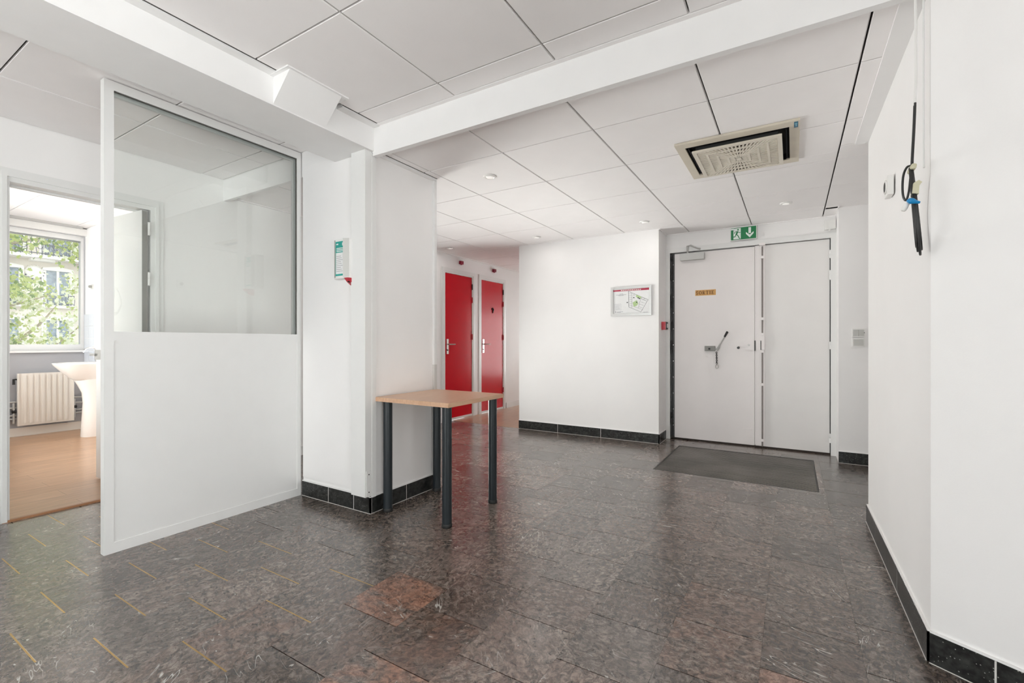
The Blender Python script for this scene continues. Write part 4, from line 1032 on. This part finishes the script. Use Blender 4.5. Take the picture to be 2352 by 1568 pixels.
# unseen windows; left, rear, right and washroom ones added to brighten the rooms
def plain_window(name, label, axis, c, a0, a1, z0, z1, n):
    w_ = thing(name, label, 'window', (c, (a0 + a1) / 2, z0) if axis == 'x' else ((a0 + a1) / 2, c, z0), kind='structure')
    bm = NEW(); t = .05
    def bx(p0, p1, za, zb, d0=-.03, d1=.03):
        if axis == 'x': box(bm, c + d0, c + d1, p0, p1, za, zb)
        else: box(bm, p0, p1, c + d0, c + d1, za, zb)
    bx(a0, a1, z0, z0 + t); bx(a0, a1, z1 - t, z1); bx(a0, a0 + t, z0 + t, z1 - t); bx(a1 - t, a1, z0 + t, z1 - t)
    for i in range(1, n): m_ = a0 + (a1 - a0) * i / n; bx(m_ - t / 2, m_ + t / 2, z0 + t, z1 - t)
    obj('window_frame', bm, LACQ, w_)
    bm = NEW(); bx(a0 + t, a1 - t, z0 + t, z1 - t, -.003, .003); obj('glass_pane', bm, GLASS, w_)
plain_window('added_window_2', 'added unseen window in the left wall nearer than the open doorway', 'x', -4.27, -2.75, -0.25, 0.05, 2.30, 3)
plain_window('window_5', 'full height window in the left wall hidden behind the column', 'x', -4.27, 2.98, 4.72, 0.1, 2.25, 2)
plain_window('added_window_6', 'added unseen washroom side window left of the doorway', 'y', 0.12, -7.35, -5.05, 0.75, 2.30, 2)
plain_window('added_window_7', 'added unseen window in the right wall behind the viewer', 'x', 1.79, -2.9, 0.3, 0.05, 2.35, 3)
plain_window('added_window_3', 'added unseen wide window in the rear wall behind the viewer', 'y', -3.28, -3.2, 0.6, 0.05, 2.35, 4)
plain_window('window_4', 'window at the far end of the corridor past the red doors', 'y', 9.12, -3.4, -1.3, 0.3, 2.3, 2)

# ------------------------------------------------------------------ outside: street, facade, tree
struct('ground_street', B((-60, -4.4, -30, 45, -1.2, -1.1)), ASPH, 'pale street surface outside the washroom window', 'street')
fx = -34.0
fb = thing('apartment_building', 'cream stone apartment facade across the street', 'building', (fx, 9, -1.1))
obj('wall', B((fx - 4, fx, -14, 34, -1.1, 17)), STONEF, fb)
def fwin(yc, z0, z1, wd=1.0):
    y0, y1 = yc - wd / 2, yc + wd / 2
    bm = NEW(); box(bm, fx, fx + .10, y0 - .14, y0, z0, z1); box(bm, fx, fx + .10, y1, y1 + .14, z0, z1)
    prism(bm, [(y0 - .14, z1), (y1 + .14, z1), (y1 + .10, z1 + .14), (yc, z1 + .24), (y0 - .10, z1 + .14)], fx, fx + .14, 'x')
    wv = obj('window', bm, STONEW, fb)
    obj('pane', B((fx, fx + .02, y0, yc - .05, z0, z1), (fx, fx + .02, yc + .05, y1, z0, z1)), CURT, wv)
    obj('window_bar', B((fx, fx + .06, yc - .05, yc + .05, z0, z1), (fx, fx + .05, y0, y0 + .05, z0, z1), (fx, fx + .05, y1 - .05, y1, z0, z1)), STONEW, wv)
    obj('sill', B((fx, fx + .30, y0 - .18, y1 + .18, z0 - .16, z0 - .02)), STONEW, wv)
    bm = NEW(); rz = z0 + .52
    tube(bm, [(fx + .26, y0 - .12, rz), (fx + .26, y1 + .12, rz)], .022, 6); tube(bm, [(fx + .26, y0 - .12, z0 + .06), (fx + .26, y1 + .12, z0 + .06)], .018, 6)
    for i in range(11): yy_ = y0 - .1 + (wd + .2) * i / 10; tube(bm, [(fx + .26, yy_, z0 - .02), (fx + .26, yy_ + .03 * math.sin(i * 2), (z0 + rz) / 2), (fx + .26, yy_, rz)], .012, 5)
    obj('balcony_rail', bm, IRON, wv)
for yc in (3.3, 5.9 + .75, 8.58, 11.0, 13.4):
    fwin(yc, 3.12, 4.95); fwin(yc, 0.35, 2.30)
    fwin(yc, 5.75, 7.9, 1.15)
bm = NEW(); box(bm, fx, fx + .9, 1, 15, 5.48, 5.62)
for yb_ in (7.9, 10.0, 5.6): box(bm, fx, fx + .55, yb_ - .45, yb_ + .45, 5.36, 5.48)
obj('balcony_slab', bm, STONEW, fb)
bm = NEW()
tube(bm, [(fx + .85, 1, 6.58), (fx + .85, 15, 6.58)], .03, 6); tube(bm, [(fx + .85, 1, 5.72), (fx + .85, 15, 5.72)], .025, 6)
for i in range(70):
    yy_ = 1 + i * .2; tube(bm, [(fx + .85, yy_, 5.62), (fx + .85, yy_ + .07 * math.sin(i * 1.3), 6.1), (fx + .85, yy_, 6.58)], .016, 5)
    if i % 3 == 0: tube(bm, [(fx + .85, yy_ + .1 + .12 * math.cos(q_), 6.15 + .22 * math.sin(q_)) for q_ in [2 * math.pi * s / 10 for s in range(10)]], .015, 5, True)
o = obj('balcony_railing', bm, IRON, fb); o['kind'] = 'stuff'
for yc in (7.68, 12.2):
    bm = NEW(); lathe(bm, [(.36, fx), (.36, fx + .05), (.30, fx + .10), (.27, fx + .06), (.25, fx + .05)], (0, yc, 4.80), 'x', 24); md = obj('medallion', bm, STONEW, fb, True)
    for i in range(14):
        a = 2 * math.pi * i / 14; bm = NEW(); lathe(bm, [(.045, fx + .03), (.03, fx + .10)], (0, yc + .36 * math.cos(a), 4.80 + .36 * math.sin(a)), 'x', 8); obj('garland_bead', bm, IRON if a > math.pi else STONEF, md)

tr = thing('plane_tree', 'leafy yellow-green plane tree outside the washroom window', 'tree', (-15, 4.2, -1.1))
bm = NEW()
tube(bm, [(-15.0, 1.2, -1.1), (-15.0, 1.3, 2.5), (-15.1, 1.6, 5.5), (-15, 1.7, 8)], [.24, .2, .16, .1], 10)
brs = [[(-15.0, 1.3, 2.2), (-14.8, 2.6, 3.1), (-14.6, 3.6, 3.55), (-14.4, 4.7, 3.75)], [(-15.0, 1.3, 0.6), (-14.9, 2.6, 0.9), (-14.9, 3.6, 1.0), (-14.8, 4.2, 1.6)], [(-15, 1.4, 3.0), (-15.2, 2.8, 4.0), (-15.0, 3.8, 4.3)], [(-14.9, 2.9, .95), (-14.8, 3.4, 1.5), (-14.7, 3.7, 2.0)],
       [(-15, 1.3, 1.2), (-14.7, 2.4, 1.7), (-14.5, 3.1, 2.0), (-14.4, 3.5, 2.2)]]
for b_ in brs: tube(bm, smooth_path(b_, 5), [.05 - .04 * i / (5 * (len(b_) - 1)) for i in range(5 * (len(b_) - 1) + 1)], 6)
obj('branches', bm, BARK, tr, True)
rl = random.Random(21)
def leaves(n, cl_, spread, size, m_, seed):
    r2 = random.Random(seed); me = bpy.data.meshes.new('foliage'); vs, fs = [], []
    shape = [(0, 0), (.30, .12), (.50, .05), (.42, .35), (.52, .62), (.22, .60), (0, 1.0), (-.22, .60), (-.52, .62), (-.42, .35), (-.50, .05), (-.30, .12)]
    off = WORLD[tr.name]
    for i in range(n):
        c = Vector(r2.choice(cl_)) + Vector((r2.gauss(0, spread[0]), r2.gauss(0, spread[1]), r2.gauss(0, spread[2])))
        s = size * r2.uniform(.6, 1.25)
        rot = Matrix.Rotation(r2.uniform(0, 6.28), 3, 'Z') @ Matrix.Rotation(r2.uniform(.3, 2.2), 3, 'X') @ Matrix.Rotation(r2.uniform(0, 6.28), 3, 'Z')
        b0 = len(vs)
        for (a, b_) in shape: vs.append(c + rot @ Vector((a * s, b_ * s, abs(a) * s * .25)) - off)
        fs.append(list(range(b0, b0 + 12)))
    me.from_pydata(vs, [], fs); me.materials.append(m_)
    o = bpy.data.objects.new('foliage', me); COL.objects.link(o); o.parent = tr; o['kind'] = 'stuff'; WORLD[o.name] = off
# crown clusters: dense above and on the left, looser below
top = [(-14.5 + rl.uniform(-1, 1), rl.uniform(2.4, 4.6), rl.uniform(3.75, 4.6)) for _ in range(26)] + [(-14.5, rl.uniform(3.6, 4.4), rl.uniform(3.2, 3.6)) for _ in range(6)]
lft = [(-14.5 + rl.uniform(-1, 1), rl.uniform(2.2, 3.05), rl.uniform(1.0, 3.6)) for _ in range(16)]
low = [(-14.6, rl.uniform(2.8, 4.3), rl.uniform(0.9, 1.7)) for _ in range(14)] + [(-14.5, rl.uniform(4.0, 4.4), rl.uniform(1.8, 2.8)) for _ in range(5)] + [(-14.5, rl.uniform(3.0, 3.4), rl.uniform(1.9, 2.3)) for _ in range(6)]
leaves(1302, top, (.5, .22, .16), 0.102, LEAF, 1); leaves(546, top, (.5, .25, .18), 0.096, LEAFB, 2); leaves(462, top, (.5, .25, .18), 0.096, LEAFC, 7)
leaves(693, lft, (.4, .20, .18), 0.096, LEAF, 3); leaves(483, lft, (.4, .22, .2), 0.090, LEAFC, 4)
leaves(693, low, (.3, .20, .14), 0.090, LEAFB, 5); leaves(420, low, (.3, .22, .16), 0.084, LEAF, 6)
leaves(2200, [(-15 + rl.uniform(-2, 2), rl.uniform(-3, 5.5), rl.uniform(5.2, 9)) for _ in range(40)], (.6, .6, .5), .3, LEAF, 8)
print('tiles', ntile)
